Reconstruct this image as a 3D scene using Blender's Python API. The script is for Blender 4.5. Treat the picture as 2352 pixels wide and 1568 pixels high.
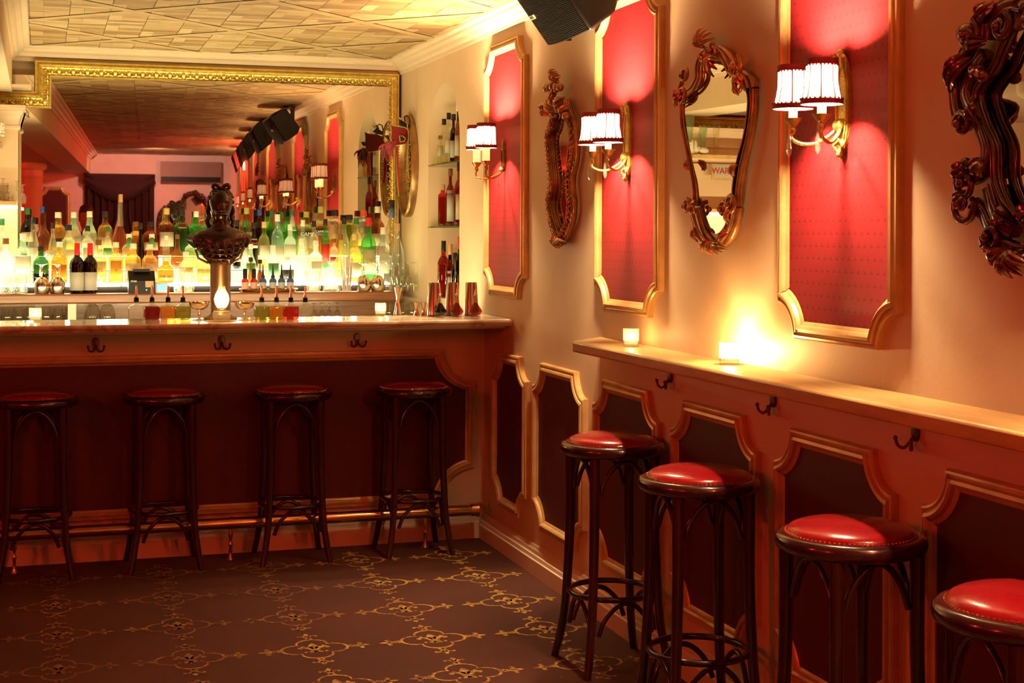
import bpy, math, random
from math import sin, cos, pi, radians as R, sqrt, tan, atan2, hypot
from mathutils import Vector, Matrix

SC = bpy.context.scene
for o in list(bpy.data.objects): bpy.data.objects.remove(o)
COL = SC.collection
random.seed(7)

# ------------------------------------------------------------------ camera, world, exposure
EYE, F, PSI, V0, ROLL = 1.53, 3388.0, .3103, 537.2, .00415
cd = bpy.data.cameras.new('camera'); cam = bpy.data.objects.new('camera', cd); COL.objects.link(cam)
cd.sensor_width = 36; cd.lens = F / 2352 * 36; cd.shift_y = -(784 - V0) / 2352; cd.shift_x = 0
cd.clip_start = .03; cd.clip_end = 60
cam.location = (0, 0, EYE)
cam.rotation_euler = (Matrix.Rotation(-PSI, 3, 'Z') @ Matrix.Rotation(R(90), 3, 'X') @ Matrix.Rotation(ROLL, 3, 'Z')).to_euler()
SC.camera = cam
w = bpy.data.worlds.new('world'); SC.world = w; w.use_nodes = True
w.node_tree.nodes['Background'].inputs[0].default_value = (.02, .004, .002, 1)
w.node_tree.nodes['Background'].inputs[1].default_value = .3
SC.view_settings.view_transform = 'Standard'; SC.view_settings.look = 'None'
SC.view_settings.gamma = 1; SC.view_settings.exposure = .0
cy = SC.cycles
cy.use_denoising = True; cy.max_bounces = 9; cy.diffuse_bounces = 2; cy.glossy_bounces = 5
cy.transmission_bounces = 4; cy.transparent_max_bounces = 28; cy.sample_clamp_indirect = 4
cy.caustics_reflective = False; cy.caustics_refractive = False; cy.blur_glossy = .5

AMBER = (1, .68, .36); RED = (1, .045, .02)
def lamp(kind, loc, e, col, size=.02, name='light', rot=None, sy=None):
    l = bpy.data.lights.new(name, kind); l.energy = e; l.color = col
    if kind == 'AREA':
        l.size = size
        if sy: l.shape = 'RECTANGLE'; l.size_y = sy
    else: l.shadow_soft_size = size
    o = bpy.data.objects.new(name, l); COL.objects.link(o); o.location = loc
    if rot: o.rotation_euler = rot
    return o
# added red fill lamps far left, unseen, to redden the shaded surfaces
RED_FILLS = [(-2.4, 3.2, 2.12, 62), (-2.7, 1.0, 2.12, 62)]
for x, y, z, e in RED_FILLS: lamp('POINT', (x, y, z - .12), e, RED, .05, 'red_fill')

# added unseen spot brightening the rear wall (that wall shows in the bar mirror)
sl = lamp('SPOT', (.7, -1.2, 2.55), 70, (1, .56, .40), .05, 'rear_fill_spot', (R(-62), 0, 0)); sl.data.spot_size = R(125); sl.data.spot_blend = .6
def at(u, v, X=None, Y=None, Z=None):
    cr, sr = cos(ROLL), sin(ROLL); a = u - 1176; b = v - 784
    xc = (a*cr + b*sr) / F; z = -((-a*sr + b*cr) - (V0 - 784)) / F
    s, c = sin(PSI), cos(PSI); r = (xc*c + s, c - xc*s, z)
    t = (Z - EYE)/r[2] if Z is not None else (X/r[0] if X is not None else Y/r[1])
    return Vector((t*r[0], t*r[1], EYE + t*r[2]))

# ------------------------------------------------------------------ materials
M = {}
def newmat(name):
    m = bpy.data.materials.new(name); m.use_nodes = True; nt = m.node_tree
    b = nt.nodes.get('Principled BSDF'); M[name] = m
    return m, nt, b
def N(nt, t, **k):
    n = nt.nodes.new(t)
    for a, v in k.items():
        if hasattr(n, a): setattr(n, a, v)
    return n
def ramp(nt, fac, stops):
    r = N(nt, 'ShaderNodeValToRGB'); e = r.color_ramp.elements
    e[0].position, e[0].color = stops[0][0], (*stops[0][1], 1); e[1].position, e[1].color = stops[-1][0], (*stops[-1][1], 1)
    for p, c in stops[1:-1]:
        x = e.new(p); x.color = (*c, 1)
    nt.links.new(fac, r.inputs[0]); return r.outputs[0]
def pbr(name, col, rough=.5, metal=0, var=0, scale=8, bump=0, bscale=40, coat=0, spec=.5, trans=0, emit=None, es=0, stretch=None, sheen=0):
    m, nt, b = newmat(name); L = nt.links
    b.inputs['Base Color'].default_value = (*col, 1); b.inputs['Roughness'].default_value = rough
    b.inputs['Metallic'].default_value = metal; b.inputs['Coat Weight'].default_value = coat
    b.inputs['Coat Roughness'].default_value = .08
    b.inputs['Specular IOR Level'].default_value = spec; b.inputs['Sheen Weight'].default_value = sheen
    if emit: b.inputs['Emission Color'].default_value = (*emit, 1); b.inputs['Emission Strength'].default_value = es
    tc = N(nt, 'ShaderNodeTexCoord'); mp = N(nt, 'ShaderNodeMapping'); L.new(tc.outputs['Object'], mp.inputs[0])
    if stretch: mp.inputs['Scale'].default_value = stretch
    n = N(nt, 'ShaderNodeTexNoise'); n.inputs['Scale'].default_value = scale; n.inputs['Detail'].default_value = 4
    L.new(mp.outputs[0], n.inputs[0])
    v = max(var, .04)
    c = ramp(nt, n.outputs[0], [(.3, tuple(x*(1-v) for x in col)), (.7, tuple(min(1, x*(1+v)) for x in col))])
    L.new(c, b.inputs['Base Color'])
    if bump:
        n2 = N(nt, 'ShaderNodeTexNoise'); n2.inputs['Scale'].default_value = bscale; n2.inputs['Detail'].default_value = 3
        L.new(mp.outputs[0], n2.inputs[0])
        bp = N(nt, 'ShaderNodeBump'); bp.inputs['Strength'].default_value = bump; bp.inputs['Distance'].default_value = .004
        L.new(n2.outputs[0], bp.inputs['Height']); L.new(bp.outputs[0], b.inputs['Normal'])
    return m
def glass(name, tint, body=.06, gl=.9, rough=.03):
    """thin tinted glass: transparent + a little translucent body + fresnel reflection"""
    m, nt, b = newmat(name); L = nt.links; nt.nodes.remove(b)
    out = nt.nodes['Material Output']
    tr = N(nt, 'ShaderNodeBsdfTransparent')
    lw = N(nt, 'ShaderNodeLayerWeight'); lw.inputs['Blend'].default_value = .5
    L.new(ramp(nt, lw.outputs['Facing'], [(.45, tint), (.78, tuple(x*.80 for x in tint)), (.96, tuple(x*.30 for x in tint))]), tr.inputs[0])
    tl = N(nt, 'ShaderNodeBsdfTranslucent'); tl.inputs[0].default_value = (*tint, 1)
    gs = N(nt, 'ShaderNodeBsdfGlossy'); gs.inputs['Roughness'].default_value = rough; gs.inputs[0].default_value = (1, 1, 1, 1)
    fr = N(nt, 'ShaderNodeLayerWeight'); fr.inputs['Blend'].default_value = .35
    n = N(nt, 'ShaderNodeTexNoise'); n.inputs['Scale'].default_value = 30
    m1 = N(nt, 'ShaderNodeMixShader'); m1.inputs[0].default_value = body
    L.new(tr.outputs[0], m1.inputs[1]); L.new(tl.outputs[0], m1.inputs[2])
    mu = N(nt, 'ShaderNodeMath', operation='MULTIPLY'); mu.inputs[1].default_value = gl; L.new(fr.outputs['Facing'], mu.inputs[0])
    pw = N(nt, 'ShaderNodeMath', operation='POWER'); pw.inputs[1].default_value = 2.2; L.new(mu.outputs[0], pw.inputs[0])
    ad = N(nt, 'ShaderNodeMath', operation='ADD'); ad.inputs[1].default_value = .04; L.new(pw.outputs[0], ad.inputs[0])
    m2 = N(nt, 'ShaderNodeMixShader'); L.new(ad.outputs[0], m2.inputs[0]); L.new(m1.outputs[0], m2.inputs[1]); L.new(gs.outputs[0], m2.inputs[2])
    L.new(m2.outputs[0], out.inputs[0]); return m
def glow(name, col, s):
    m, nt, b = newmat(name); nt.nodes.remove(b); e = N(nt, 'ShaderNodeEmission')
    e.inputs[0].default_value = (*col, 1); e.inputs[1].default_value = s
    nt.links.new(e.outputs[0], nt.nodes['Material Output'].inputs[0]); return m

pbr('joint', (.10, .055, .02), .7)
pbr('cream_paint', (.84, .615, .385), .5, var=.05, scale=3, bump=.12, bscale=60)
pbr('maroon_paint', (.30, .07, .05), .5); pbr('tan_paint', (.50, .30, .20), .5)
pbr('cream_trim', (.88, .69, .47), .38, var=.03)
pbr('rose_paint', (.86, .64, .62), .55, var=.05)
pbr('red_fabric_shaded', (.085, .004, .005), .55, var=.1, scale=30, bump=.1, bscale=200)  # darker copy of the red fabric, shade put into its colour
pbr('gold_paint', (.78, .50, .20), .34, var=.14, scale=14, bump=.1, metal=.25)
pbr('gilt', (.95, .70, .20), .27, metal=.75, var=.2, scale=35, bump=.5, bscale=160)
pbr('brass', (.78, .46, .16), .2, metal=1, var=.15, scale=12)
pbr('old_gilt', (.56, .27, .11), .24, metal=.6, var=.45, scale=16, bump=.4, bscale=60)
pbr('dark_gilt', (.13, .030, .014), .18, metal=.3, var=.5, scale=12, bump=.3, bscale=50, coat=.5)
pbr('aged_brass', (.34, .19, .07), .32, metal=.75, var=.3, scale=20)
pbr('silver', (.86, .76, .62), .13, metal=1, var=.06)
pbr('stool_wood', (.032, .006, .005), .2, var=.3, scale=20, stretch=(1, 1, .2), coat=.6)
pbr('red_leather', (.30, .006, .010), .22, var=.12, scale=14, bump=.12, bscale=30, coat=.35)
pbr('ledge_wood', (.66, .42, .16), .28, var=.18, scale=9, stretch=(3, .5, 3), coat=.3)
pbr('oak', (.27, .10, .035), .34, var=.35, scale=10, stretch=(.35, 3, 6), coat=.2)
pbr('black_plastic', (.007, .005, .005), .45, var=.1, spec=.25)
pbr('grille', (.005, .004, .0035), .6, var=.1, spec=.15)
pbr('white_plastic', (.80, .70, .52), .4)
pbr('bronze', (.040, .016, .010), .25, metal=.4, var=.4, scale=14, coat=.3)
pbr('pewter', (.20, .12, .075), .38, metal=.85, var=.2)
pbr('black_cloth', (.02, .01, .01), .8, var=.2)
pbr('curtain', (.035, .003, .004), .8, var=.2)
pbr('skin', (.42, .20, .13), .5, var=.08)
pbr('hair', (.03, .015, .01), .6, var=.3, scale=60)
pbr('paper', (.82, .74, .56), .6, var=.06, scale=30)
pbr('paper_white', (.9, .86, .74), .55, var=.05, scale=30)
pbr('ink', (.03, .02, .02), .5); pbr('ink_red', (.5, .02, .02), .5); pbr('ink_white', (.95, .9, .8), .5)
pbr('wick_wax', (.9, .82, .6), .5, emit=(1, .62, .22), es=1.2)
pbr('lemon', (.85, .62, .06), .5, var=.2, scale=40)
pbr('coral', (.80, .74, .6), .7, var=.2, bump=.5, bscale=80)
pbr('straw', (.75, .6, .55), .4)
pbr('feather', (.30, .015, .015), .6, var=.5, scale=25, sheen=.4)
pbr('feather_dark', (.10, .01, .015), .6, var=.5, scale=25)
pbr('ribbon', (.36, .006, .012), .35); pbr('ribbon_gold', (.55, .36, .10), .5)
pbr('mask_red', (.22, .006, .01), .4); pbr('mask_black', (.015, .012, .012), .4)
pbr('carpet_trim', (.3, .1, .05), .7)
pbr('ac_grey', (.30, .17, .15), .5, var=.06)
for n, c in dict(cap_black=(.015, .013, .013), cap_white=(.85, .8, .62), cap_gold=(.72, .46, .14), cap_red=(.65, .015, .015), cap_blue=(.03, .07, .28),
                 cap_green=(.02, .16, .04), cap_olive=(.42, .40, .10), cap_brown=(.22, .08, .03), cap_orange=(.8, .12, .03), cap_cork=(.55, .33, .15),
                 label_black=(.03, .03, .03), label_blue=(.05, .12, .35), label_red=(.6, .03, .02), label_green=(.10, .30, .10), label_cream=(.85, .72, .48)).items():
    pbr(n, c, .38, var=.05)
for n_p, c_p in (('paper_white', (.9, .86, .74)), ('label_cream', (.85, .72, .48)), ('paper', (.82, .74, .56))):
    m, nt, b = newmat(n_p); tl = N(nt, 'ShaderNodeBsdfTranslucent'); tl.inputs[0].default_value = (*c_p, 1)
    tx = N(nt, 'ShaderNodeTexNoise'); tx.inputs['Scale'].default_value = 60
    nt.links.new(ramp(nt, tx.outputs[0], [(.3, tuple(x*.92 for x in c_p)), (.7, c_p)]), b.inputs['Base Color']); b.inputs['Roughness'].default_value = .5
    mx = N(nt, 'ShaderNodeMixShader'); mx.inputs[0].default_value = .5; nt.links.new(b.outputs[0], mx.inputs[1]); nt.links.new(tl.outputs[0], mx.inputs[2]); nt.links.new(mx.outputs[0], nt.nodes['Material Output'].inputs[0])
mir, nt, b = newmat('mirror_glass'); b.inputs['Base Color'].default_value = (.86, .84, .76, 1); b.inputs['Metallic'].default_value = 1; b.inputs['Roughness'].default_value = .012
glow('bulb', AMBER, 3500); glow('flame', (1, .55, .19), 420); glow('flame_bright', (1, .55, .19), 9000)
glow('soft_panel', (1, .90, .50), 1.6); glow('light_panel', (1, .92, .54), 10); glow('led_strip', (1, .90, .52), 70); glow('soft_strip', (1, .85, .5), 4); glow('bar_fill_light', (1, .84, .44), 210); glow('screen', (.25, .45, 1), 2.2); glow('red_fill_bulb', (1, .06, .03), 12); glow('red_tube', (1, .07, .03), 1500); glow('green_led', (.5, 1, .1), 5); glow('exit_glow', (1, .25, .12), 6)
glass('clear', (.97, .97, .90), .04); glass('shelf_glass', (.80, .93, .78), .12); glass('crystal', (.95, .95, .90), .12)
G = dict(clear=(.96, .96, .86), pale=(.95, .95, .68), green=(.12, .62, .10), dgreen=(.04, .22, .05), lgreen=(.62, .92, .62), amber=(.92, .52, .10),
         gold=(.96, .74, .20), brown=(.45, .12, .03), dark=(.10, .03, .02), red=(.72, .03, .02), dred=(.30, .01, .01), orange=(.95, .35, .04),
         yellow=(.95, .88, .22), frost=(.95, .97, .86), aqua=(.78, .93, .93), olive=(.42, .44, .06), black=(.03, .01, .02))
for k, v in G.items():
    glass('g_' + k, tuple(sqrt(x) if k not in ('dark', 'black') else x for x in v), {'frost': .55, 'lgreen': .3}.get(k, .10))

# lampshade silk: lets bulb light through
m, nt, b = newmat('silk'); nt.nodes.remove(b); L = nt.links
dv = N(nt, 'ShaderNodeBsdfDiffuse'); dv.inputs[0].default_value = (.70, .55, .46, 1)
tv = N(nt, 'ShaderNodeBsdfTranslucent'); tv.inputs[0].default_value = (.090, .055, .045, 1)
mx = N(nt, 'ShaderNodeMixShader'); mx.inputs[0].default_value = .42
wv = N(nt, 'ShaderNodeTexNoise'); wv.inputs['Scale'].default_value = 90
L.new(dv.outputs[0], mx.inputs[1]); L.new(tv.outputs[0], mx.inputs[2]); L.new(mx.outputs[0], nt.nodes['Material Output'].inputs[0])
pbr('shade_trim', (.22, .006, .014), .6, var=.2, scale=60)

# red wall fabric with a small woven motif
def fabric():
    m, nt, b = newmat('red_fabric'); L = nt.links
    tc = N(nt, 'ShaderNodeTexCoord'); sp = N(nt, 'ShaderNodeSeparateXYZ'); L.new(tc.outputs['Object'], sp.inputs[0])
    def mth(op, a, bb=None, c=None):
        x = N(nt, 'ShaderNodeMath', operation=op)
        for i, q in enumerate((a, bb, c)):
            if q is None: continue
            if isinstance(q, (int, float)): x.inputs[i].default_value = q
            else: L.new(q, x.inputs[i])
        return x.outputs[0]
    v = mth('DIVIDE', sp.outputs[2], .036); row = mth('FLOOR', v); fv = mth('SUBTRACT', mth('FRACT', v), .5)
    u = mth('ADD', mth('DIVIDE', sp.outputs[1], .033), mth('MULTIPLY', row, .5)); fu = mth('SUBTRACT', mth('FRACT', u), .5)
    au = mth('ABSOLUTE', fu)
    d1 = mth('ADD', mth('POWER', mth('DIVIDE', fu, .06), 2), mth('POWER', mth('DIVIDE', mth('SUBTRACT', fv, .06), .2), 2))
    d2 = mth('ADD', mth('POWER', mth('DIVIDE', mth('SUBTRACT', au, .13), .09), 2), mth('POWER', mth('DIVIDE', mth('ADD', fv, .06), .1), 2))
    k = mth('LESS_THAN', mth('MINIMUM', d1, d2), 1.0)
    ns = N(nt, 'ShaderNodeTexNoise'); ns.inputs['Scale'].default_value = 220; L.new(tc.outputs['Object'], ns.inputs[0])
    mx = N(nt, 'ShaderNodeMix', data_type='RGBA'); L.new(k, mx.inputs[0])
    mx.inputs[6].default_value = (.31, .014, .022, 1); mx.inputs[7].default_value = (.20, .008, .013, 1)
    L.new(mx.outputs[2], b.inputs['Base Color']); b.inputs['Roughness'].default_value = .50
    b.inputs['Sheen Weight'].default_value = .0; b.inputs['Specular IOR Level'].default_value = .3
    b.inputs['Sheen Tint'].default_value = (1, .5, .4, 1)
    h = mth('ADD', mth('MULTIPLY', k, -1.0), mth('MULTIPLY', ns.outputs[0], .5))
    bp = N(nt, 'ShaderNodeBump'); bp.inputs['Strength'].default_value = .35; bp.inputs['Distance'].default_value = .003
    L.new(h, bp.inputs['Height']); L.new(bp.outputs[0], b.inputs['Normal'])
fabric()
# marble counter
m, nt, b = newmat('marble'); L = nt.links
tc = N(nt, 'ShaderNodeTexCoord'); n1 = N(nt, 'ShaderNodeTexNoise'); n1.inputs['Scale'].default_value = 2.2; n1.inputs['Detail'].default_value = 8; n1.inputs['Distortion'].default_value = 1.6
L.new(tc.outputs['Object'], n1.inputs[0])
L.new(ramp(nt, n1.outputs[0], [(.44, (.80, .68, .52)), (.5, (.52, .38, .27)), (.56, (.84, .74, .60))]), b.inputs['Base Color']); b.inputs['Roughness'].default_value = .12
# carpet and its gold printed motif, worn in patches, faded leftward for dim light
m, nt, b = newmat('carpet'); L = nt.links
tc = N(nt, 'ShaderNodeTexCoord'); n1 = N(nt, 'ShaderNodeTexNoise'); n1.inputs['Scale'].default_value = 1.5; n1.inputs['Detail'].default_value = 6
n2 = N(nt, 'ShaderNodeTexNoise'); n2.inputs['Scale'].default_value = 320
n3 = N(nt, 'ShaderNodeTexNoise'); n3.inputs['Scale'].default_value = 23; n3.inputs['Detail'].default_value = 5
for q in (n1, n2, n3): L.new(tc.outputs['Object'], q.inputs[0])
base = ramp(nt, n1.outputs[0], [(.35, (.060, .013, .006)), (.65, (.088, .021, .010))])
spk = ramp(nt, n3.outputs[0], [(.735, (0, 0, 0)), (.75, (1, 1, 1))])
mx = N(nt, 'ShaderNodeMix', data_type='RGBA'); L.new(spk, mx.inputs[0]); L.new(base, mx.inputs[6]); mx.inputs[7].default_value = (.55, .40, .25, 1)
L.new(mx.outputs[2], b.inputs['Base Color']); b.inputs['Roughness'].default_value = .85
bp = N(nt, 'ShaderNodeBump'); bp.inputs['Strength'].default_value = .5; bp.inputs['Distance'].default_value = .003; L.new(n2.outputs[0], bp.inputs['Height']); L.new(bp.outputs[0], b.inputs['Normal'])
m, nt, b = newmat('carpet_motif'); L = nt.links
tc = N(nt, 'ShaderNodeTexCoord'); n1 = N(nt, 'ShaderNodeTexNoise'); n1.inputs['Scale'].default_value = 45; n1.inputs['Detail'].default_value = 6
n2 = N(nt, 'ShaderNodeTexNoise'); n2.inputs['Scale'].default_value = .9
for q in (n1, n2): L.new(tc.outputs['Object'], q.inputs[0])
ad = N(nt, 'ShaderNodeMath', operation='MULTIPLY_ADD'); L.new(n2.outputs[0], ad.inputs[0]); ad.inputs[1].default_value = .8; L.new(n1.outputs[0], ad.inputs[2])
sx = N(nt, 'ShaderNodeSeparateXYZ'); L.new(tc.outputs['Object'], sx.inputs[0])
gx = N(nt, 'ShaderNodeMapRange'); gx.inputs[1].default_value = 1.6; gx.inputs[2].default_value = -.6; gx.inputs[3].default_value = -.04; gx.inputs[4].default_value = .26; L.new(sx.outputs[0], gx.inputs[0])  # leftward fade: extra wear, and dim light put into the colour
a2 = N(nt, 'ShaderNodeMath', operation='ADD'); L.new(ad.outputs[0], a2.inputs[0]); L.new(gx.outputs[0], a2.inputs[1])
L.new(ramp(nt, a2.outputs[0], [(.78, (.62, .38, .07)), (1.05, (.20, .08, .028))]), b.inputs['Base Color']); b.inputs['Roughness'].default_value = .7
for i, c in enumerate([(.50, .33, .15), (.58, .40, .19), (.42, .27, .12), (.64, .46, .25), (.36, .21, .09)]):
    pbr('parquet_%d' % i, c, .5, var=.22, scale=7, stretch=(1.2, 9, 1), bump=.15, bscale=30)

# ------------------------------------------------------------------ mesh builder
class MB:
    def __init__(s): s.v = []; s.f = []; s.m = []; s.mi = 0
    def add(s, vs, fs, mi=None):
        k = len(s.v); s.v += [tuple(p) for p in vs]; s.f += [tuple(i + k for i in f) for f in fs]
        s.m += [s.mi if mi is None else mi] * len(fs); return s
    def box(s, x0, x1, y0, y1, z0, z1, mi=None):
        return s.add([(x, y, z) for x in (x0, x1) for y in (y0, y1) for z in (z0, z1)],
                     [(0, 1, 3, 2), (4, 6, 7, 5), (0, 4, 5, 1), (2, 3, 7, 6), (0, 2, 6, 4), (1, 5, 7, 3)], mi)
    def lathe(s, prof, n=24, c=(0, 0, 0), mi=None, sx=1, sy=1, mis=None, caps=True, sq=None):
        """prof: (r,z) list; sq: per-point squareness 0..1"""
        vs = []
        for j, (r, z) in enumerate(prof):
            q = 0 if sq is None else sq[j]
            for i in range(n):
                a = 2*pi*(i + .5)/n; ca, sa = cos(a), sin(a)
                k = 1
                if q:
                    e = 2 + 6*q; k = (abs(ca)**e + abs(sa)**e) ** (-1/e)
                vs.append((c[0] + r*k*ca*sx, c[1] + r*k*sa*sy, c[2] + z))
        fs = []; ms = []
        for j in range(len(prof) - 1):
            for i in range(n):
                i2 = (i + 1) % n; fs.append((j*n + i, j*n + i2, (j+1)*n + i2, (j+1)*n + i)); ms.append((mis[j] if mis else (s.mi if mi is None else mi)))
        k = len(s.v)
        if caps:
            if prof[0][0] > 1e-6: fs.append(tuple(range(n))[::-1]); ms.append(ms[0])
            if prof[-1][0] > 1e-6: fs.append(tuple((len(prof)-1)*n + i for i in range(n))); ms.append(ms[-2] if len(ms) > 1 else ms[0])
        s.v += vs; s.f += [tuple(i + k for i in f) for f in fs]; s.m += ms; return s
    def tube(s, pts, r, n=8, closed=False, mi=None, flat=1.0, up=None):
        """sweep a circle; r number or list; flat squashes along 'up'"""
        P = [Vector(p) for p in pts]; m = len(P)
        rs = r if isinstance(r, (list, tuple)) else [r]*m
        vs = []; prev = None
        for i in range(m):
            a = P[(i-1) % m] if (i > 0 or closed) else P[i]; b = P[(i+1) % m] if (i < m-1 or closed) else P[i]
            t = (b - a); t = t.normalized() if t.length > 1e-9 else Vector((0, 0, 1))
            if up is not None: nrm = Vector(up) - t*t.dot(Vector(up))
            elif prev is None:
                nrm = Vector((0, 0, 1)) - t*t.z
                if nrm.length < .2: nrm = Vector((1, 0, 0)) - t*t.x
            else: nrm = prev - t*t.dot(prev)
            if nrm.length < 1e-6: nrm = t.orthogonal()
            nrm.normalize(); prev = nrm; bi = t.cross(nrm)
            for k in range(n):
                an = 2*pi*k/n; vs.append(P[i] + nrm*(cos(an)*rs[i]*flat) + bi*(sin(an)*rs[i]))
        fs = []
        for i in range(m if closed else m-1):
            j = (i+1) % m
            for k in range(n):
                k2 = (k+1) % n; fs.append((i*n+k, i*n+k2, j*n+k2, j*n+k))
        if not closed: fs.append(tuple(range(n))[::-1]); fs.append(tuple((m-1)*n + k for k in range(n)))
        return s.add(vs, fs, mi)
    def ball(s, c, r, n=10, m=7, mi=None, rot=None):
        r = r if isinstance(r, (tuple, list)) else (r, r, r); c = Vector(c)
        vs = []; fs = []
        for j in range(1, m):
            for i in range(n):
                p = Vector((r[0]*sin(pi*j/m)*cos(2*pi*i/n), r[1]*sin(pi*j/m)*sin(2*pi*i/n), r[2]*cos(pi*j/m)))
                vs.append(c + (rot @ p if rot else p))
        for z in (1, -1):
            p = Vector((0, 0, r[2]*z)); vs.append(c + (rot @ p if rot else p))
        T = (m-1)*n
        for j in range(m-2):
            for i in range(n): i2 = (i+1) % n; fs.append((j*n+i, (j+1)*n+i, (j+1)*n+i2, j*n+i2))
        for i in range(n): i2 = (i+1) % n; fs.append((T, i, i2)); fs.append((T+1, (m-2)*n+i2, (m-2)*n+i))
        return s.add(vs, fs, mi)
    def prism(s, poly, axis, h0, h1, mi=None):
        """poly in 2D extruded along axis 'x','y','z'"""
        def mp(a, b, h): return {'x': (h, a, b), 'y': (a, h, b), 'z': (a, b, h)}[axis]
        n = len(poly); vs = [mp(a, b, h0) for a, b in poly] + [mp(a, b, h1) for a, b in poly]
        fs = [tuple(range(n)), tuple(range(2*n-1, n-1, -1))] + [(i, (i+1) % n, n + (i+1) % n, n + i) for i in range(n)]
        return s.add(vs, fs, mi)
    def sweep(s, path, prof, mp, closed=False, mi=None, side=1):
        """path 2D offset by prof (d,h); mp(a,b,h)->xyz"""
        rows = [[mp(a, b, h) for a, b in offset(path, d*side, closed)] for d, h in prof]
        n = len(path); vs = [p for r in rows for p in r]; fs = []
        for j in range(len(rows)-1):
            for i in range(n if closed else n-1):
                i2 = (i+1) % n; fs.append((j*n+i, j*n+i2, (j+1)*n+i2, (j+1)*n+i))
        if not closed:
            fs.append(tuple(j*n for j in range(len(rows)))); fs.append(tuple(j*n + n-1 for j in range(len(rows)))[::-1])
        return s.add(vs, fs, mi)
    def build(s, name, mats, parent=None, smooth=35, loc=None):
        me = bpy.data.meshes.new(name); me.from_pydata(s.v, [], s.f)
        mats = mats if isinstance(mats, (list, tuple)) else [mats]
        for q in mats: me.materials.append(M[q])
        if len(mats) > 1: me.polygons.foreach_set('material_index', s.m)
        me.validate(); me.update()
        import bmesh
        bm = bmesh.new(); bm.from_mesh(me); bmesh.ops.recalc_face_normals(bm, faces=bm.faces); bm.to_mesh(me); bm.free()
        if smooth:
            me.shade_smooth(); me.set_sharp_from_angle(angle=R(smooth))
        o = bpy.data.objects.new(name, me); COL.objects.link(o)
        if loc is not None: o.location = loc
        if parent: o.parent = parent
        return o
def offset(path, d, closed=False):
    """mitred offset to the right of travel by d"""
    n = len(path); out = []
    for i in range(n):
        p = path[i]; a = path[i-1] if (i > 0 or closed) else None; b = path[(i+1) % n] if (i < n-1 or closed) else None
        def nr(p, q):
            dx, dy = q[0]-p[0], q[1]-p[1]; l = hypot(dx, dy) or 1; return (dy/l, -dx/l)
        n1 = nr(a, p) if a else None; n2 = nr(p, b) if b else None
        if n1 is None: n1 = n2
        if n2 is None: n2 = n1
        k = 1 + n1[0]*n2[0] + n1[1]*n2[1]; k = max(k, .3)
        out.append((p[0] + d*(n1[0]+n2[0])/k, p[1] + d*(n1[1]+n2[1])/k))
    return out
def tag(o, label=None, cat=None, group=None, kind=None):
    if label: o['label'] = label
    if cat: o['category'] = cat
    if group: o['group'] = group
    if kind: o['kind'] = kind
    return o
def thing(name, loc, label, cat, group=None, rz=0):
    o = bpy.data.objects.new(name, None); COL.objects.link(o); o.location = loc; o.rotation_euler = (0, 0, rz)
    o.empty_display_size = .1
    return tag(o, label, cat, group)
def struct(mb, name, mats, smooth=35): return tag(mb.build(name, mats, None, smooth), kind='structure')
def copy_tree(o, parent=None):
    c = o.copy(); COL.objects.link(c)
    if parent: c.parent = parent
    for ch in list(o.children): copy_tree(ch, c)
    return c
def bez(p, n=8):
    """Catmull-Rom through points"""
    P = [Vector(q) for q in p]; P = [P[0]*2 - P[1]] + P + [P[-1]*2 - P[-2]]; out = []
    for i in range(1, len(P)-2):
        for k in range(n):
            t = k/n; a, b, c, d = P[i-1], P[i], P[i+1], P[i+2]
            out.append(.5*((2*b) + (c-a)*t + (2*a-5*b+4*c-d)*t*t + (3*b-a-3*c+d)*t**3))
    out.append(P[-2]); return out
def lerp(a, b, t): return a + (b-a)*t

XR, YB, ZC = 2.15, 9.05, 2.605           # right wall, back wall, ceiling
BX, BZ = -.15, 2.33                      # beam face, beam underside

# ------------------------------------------------------------------ structure
# floor with printed motifs
fl = MB(); fl.add([(-3.4, -3.0, 0), (XR+.02, -3.0, 0), (XR+.02, YB, 0), (-3.4, YB, 0)], [(0, 1, 2, 3)])
def lens(p0, p1, wd, n=5, bow=0):
    a, b = Vector(p0), Vector(p1); t = (b-a); nrm = Vector((-t.y, t.x)).normalized(); A = []; B = []
    for i in range(n+1):
        s = i/n; c = a + t*s + nrm*bow*sin(pi*s); h = wd*sin(pi*s)**.8 if 0 < s < 1 else .0008
        A.append(c + nrm*h); B.append(c - nrm*h)
    return A, B
def strip(mb, A, B, z, f):
    n = len(A); vs = [(*f(p), z) for p in A] + [(*f(p), z) for p in B]
    mb.add(vs, [(i, i+1, n+i+1, n+i) for i in range(n-1)], 1)
FZ = .0012
def fleur(mb, c, ang, s):
    def f(p): return (c[0] + s*(p[0]*cos(ang) - p[1]*sin(ang)), c[1] + s*(p[0]*sin(ang) + p[1]*cos(ang)))
    strip(mb, *lens((0, -.05), (0, 1), .22), FZ, f)
    for k in (1, -1):
        strip(mb, *lens((.08*k, -.05), (.52*k, .45), .18, bow=.13*k), FZ, f); strip(mb, *lens((.5*k, .5), (.62*k, .12), .13, bow=.06*k), FZ, f)
        strip(mb, *lens((.04*k, -.15), (.3*k, -.5), .14, bow=-.05*k), FZ, f)
    strip(mb, *lens((0, -.12), (0, -.6), .1), FZ, f)
    strip(mb, [Vector((-.26, -.06)), Vector((.26, -.06))], [Vector((-.26, -.15)), Vector((.26, -.15))], FZ, f)
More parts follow.
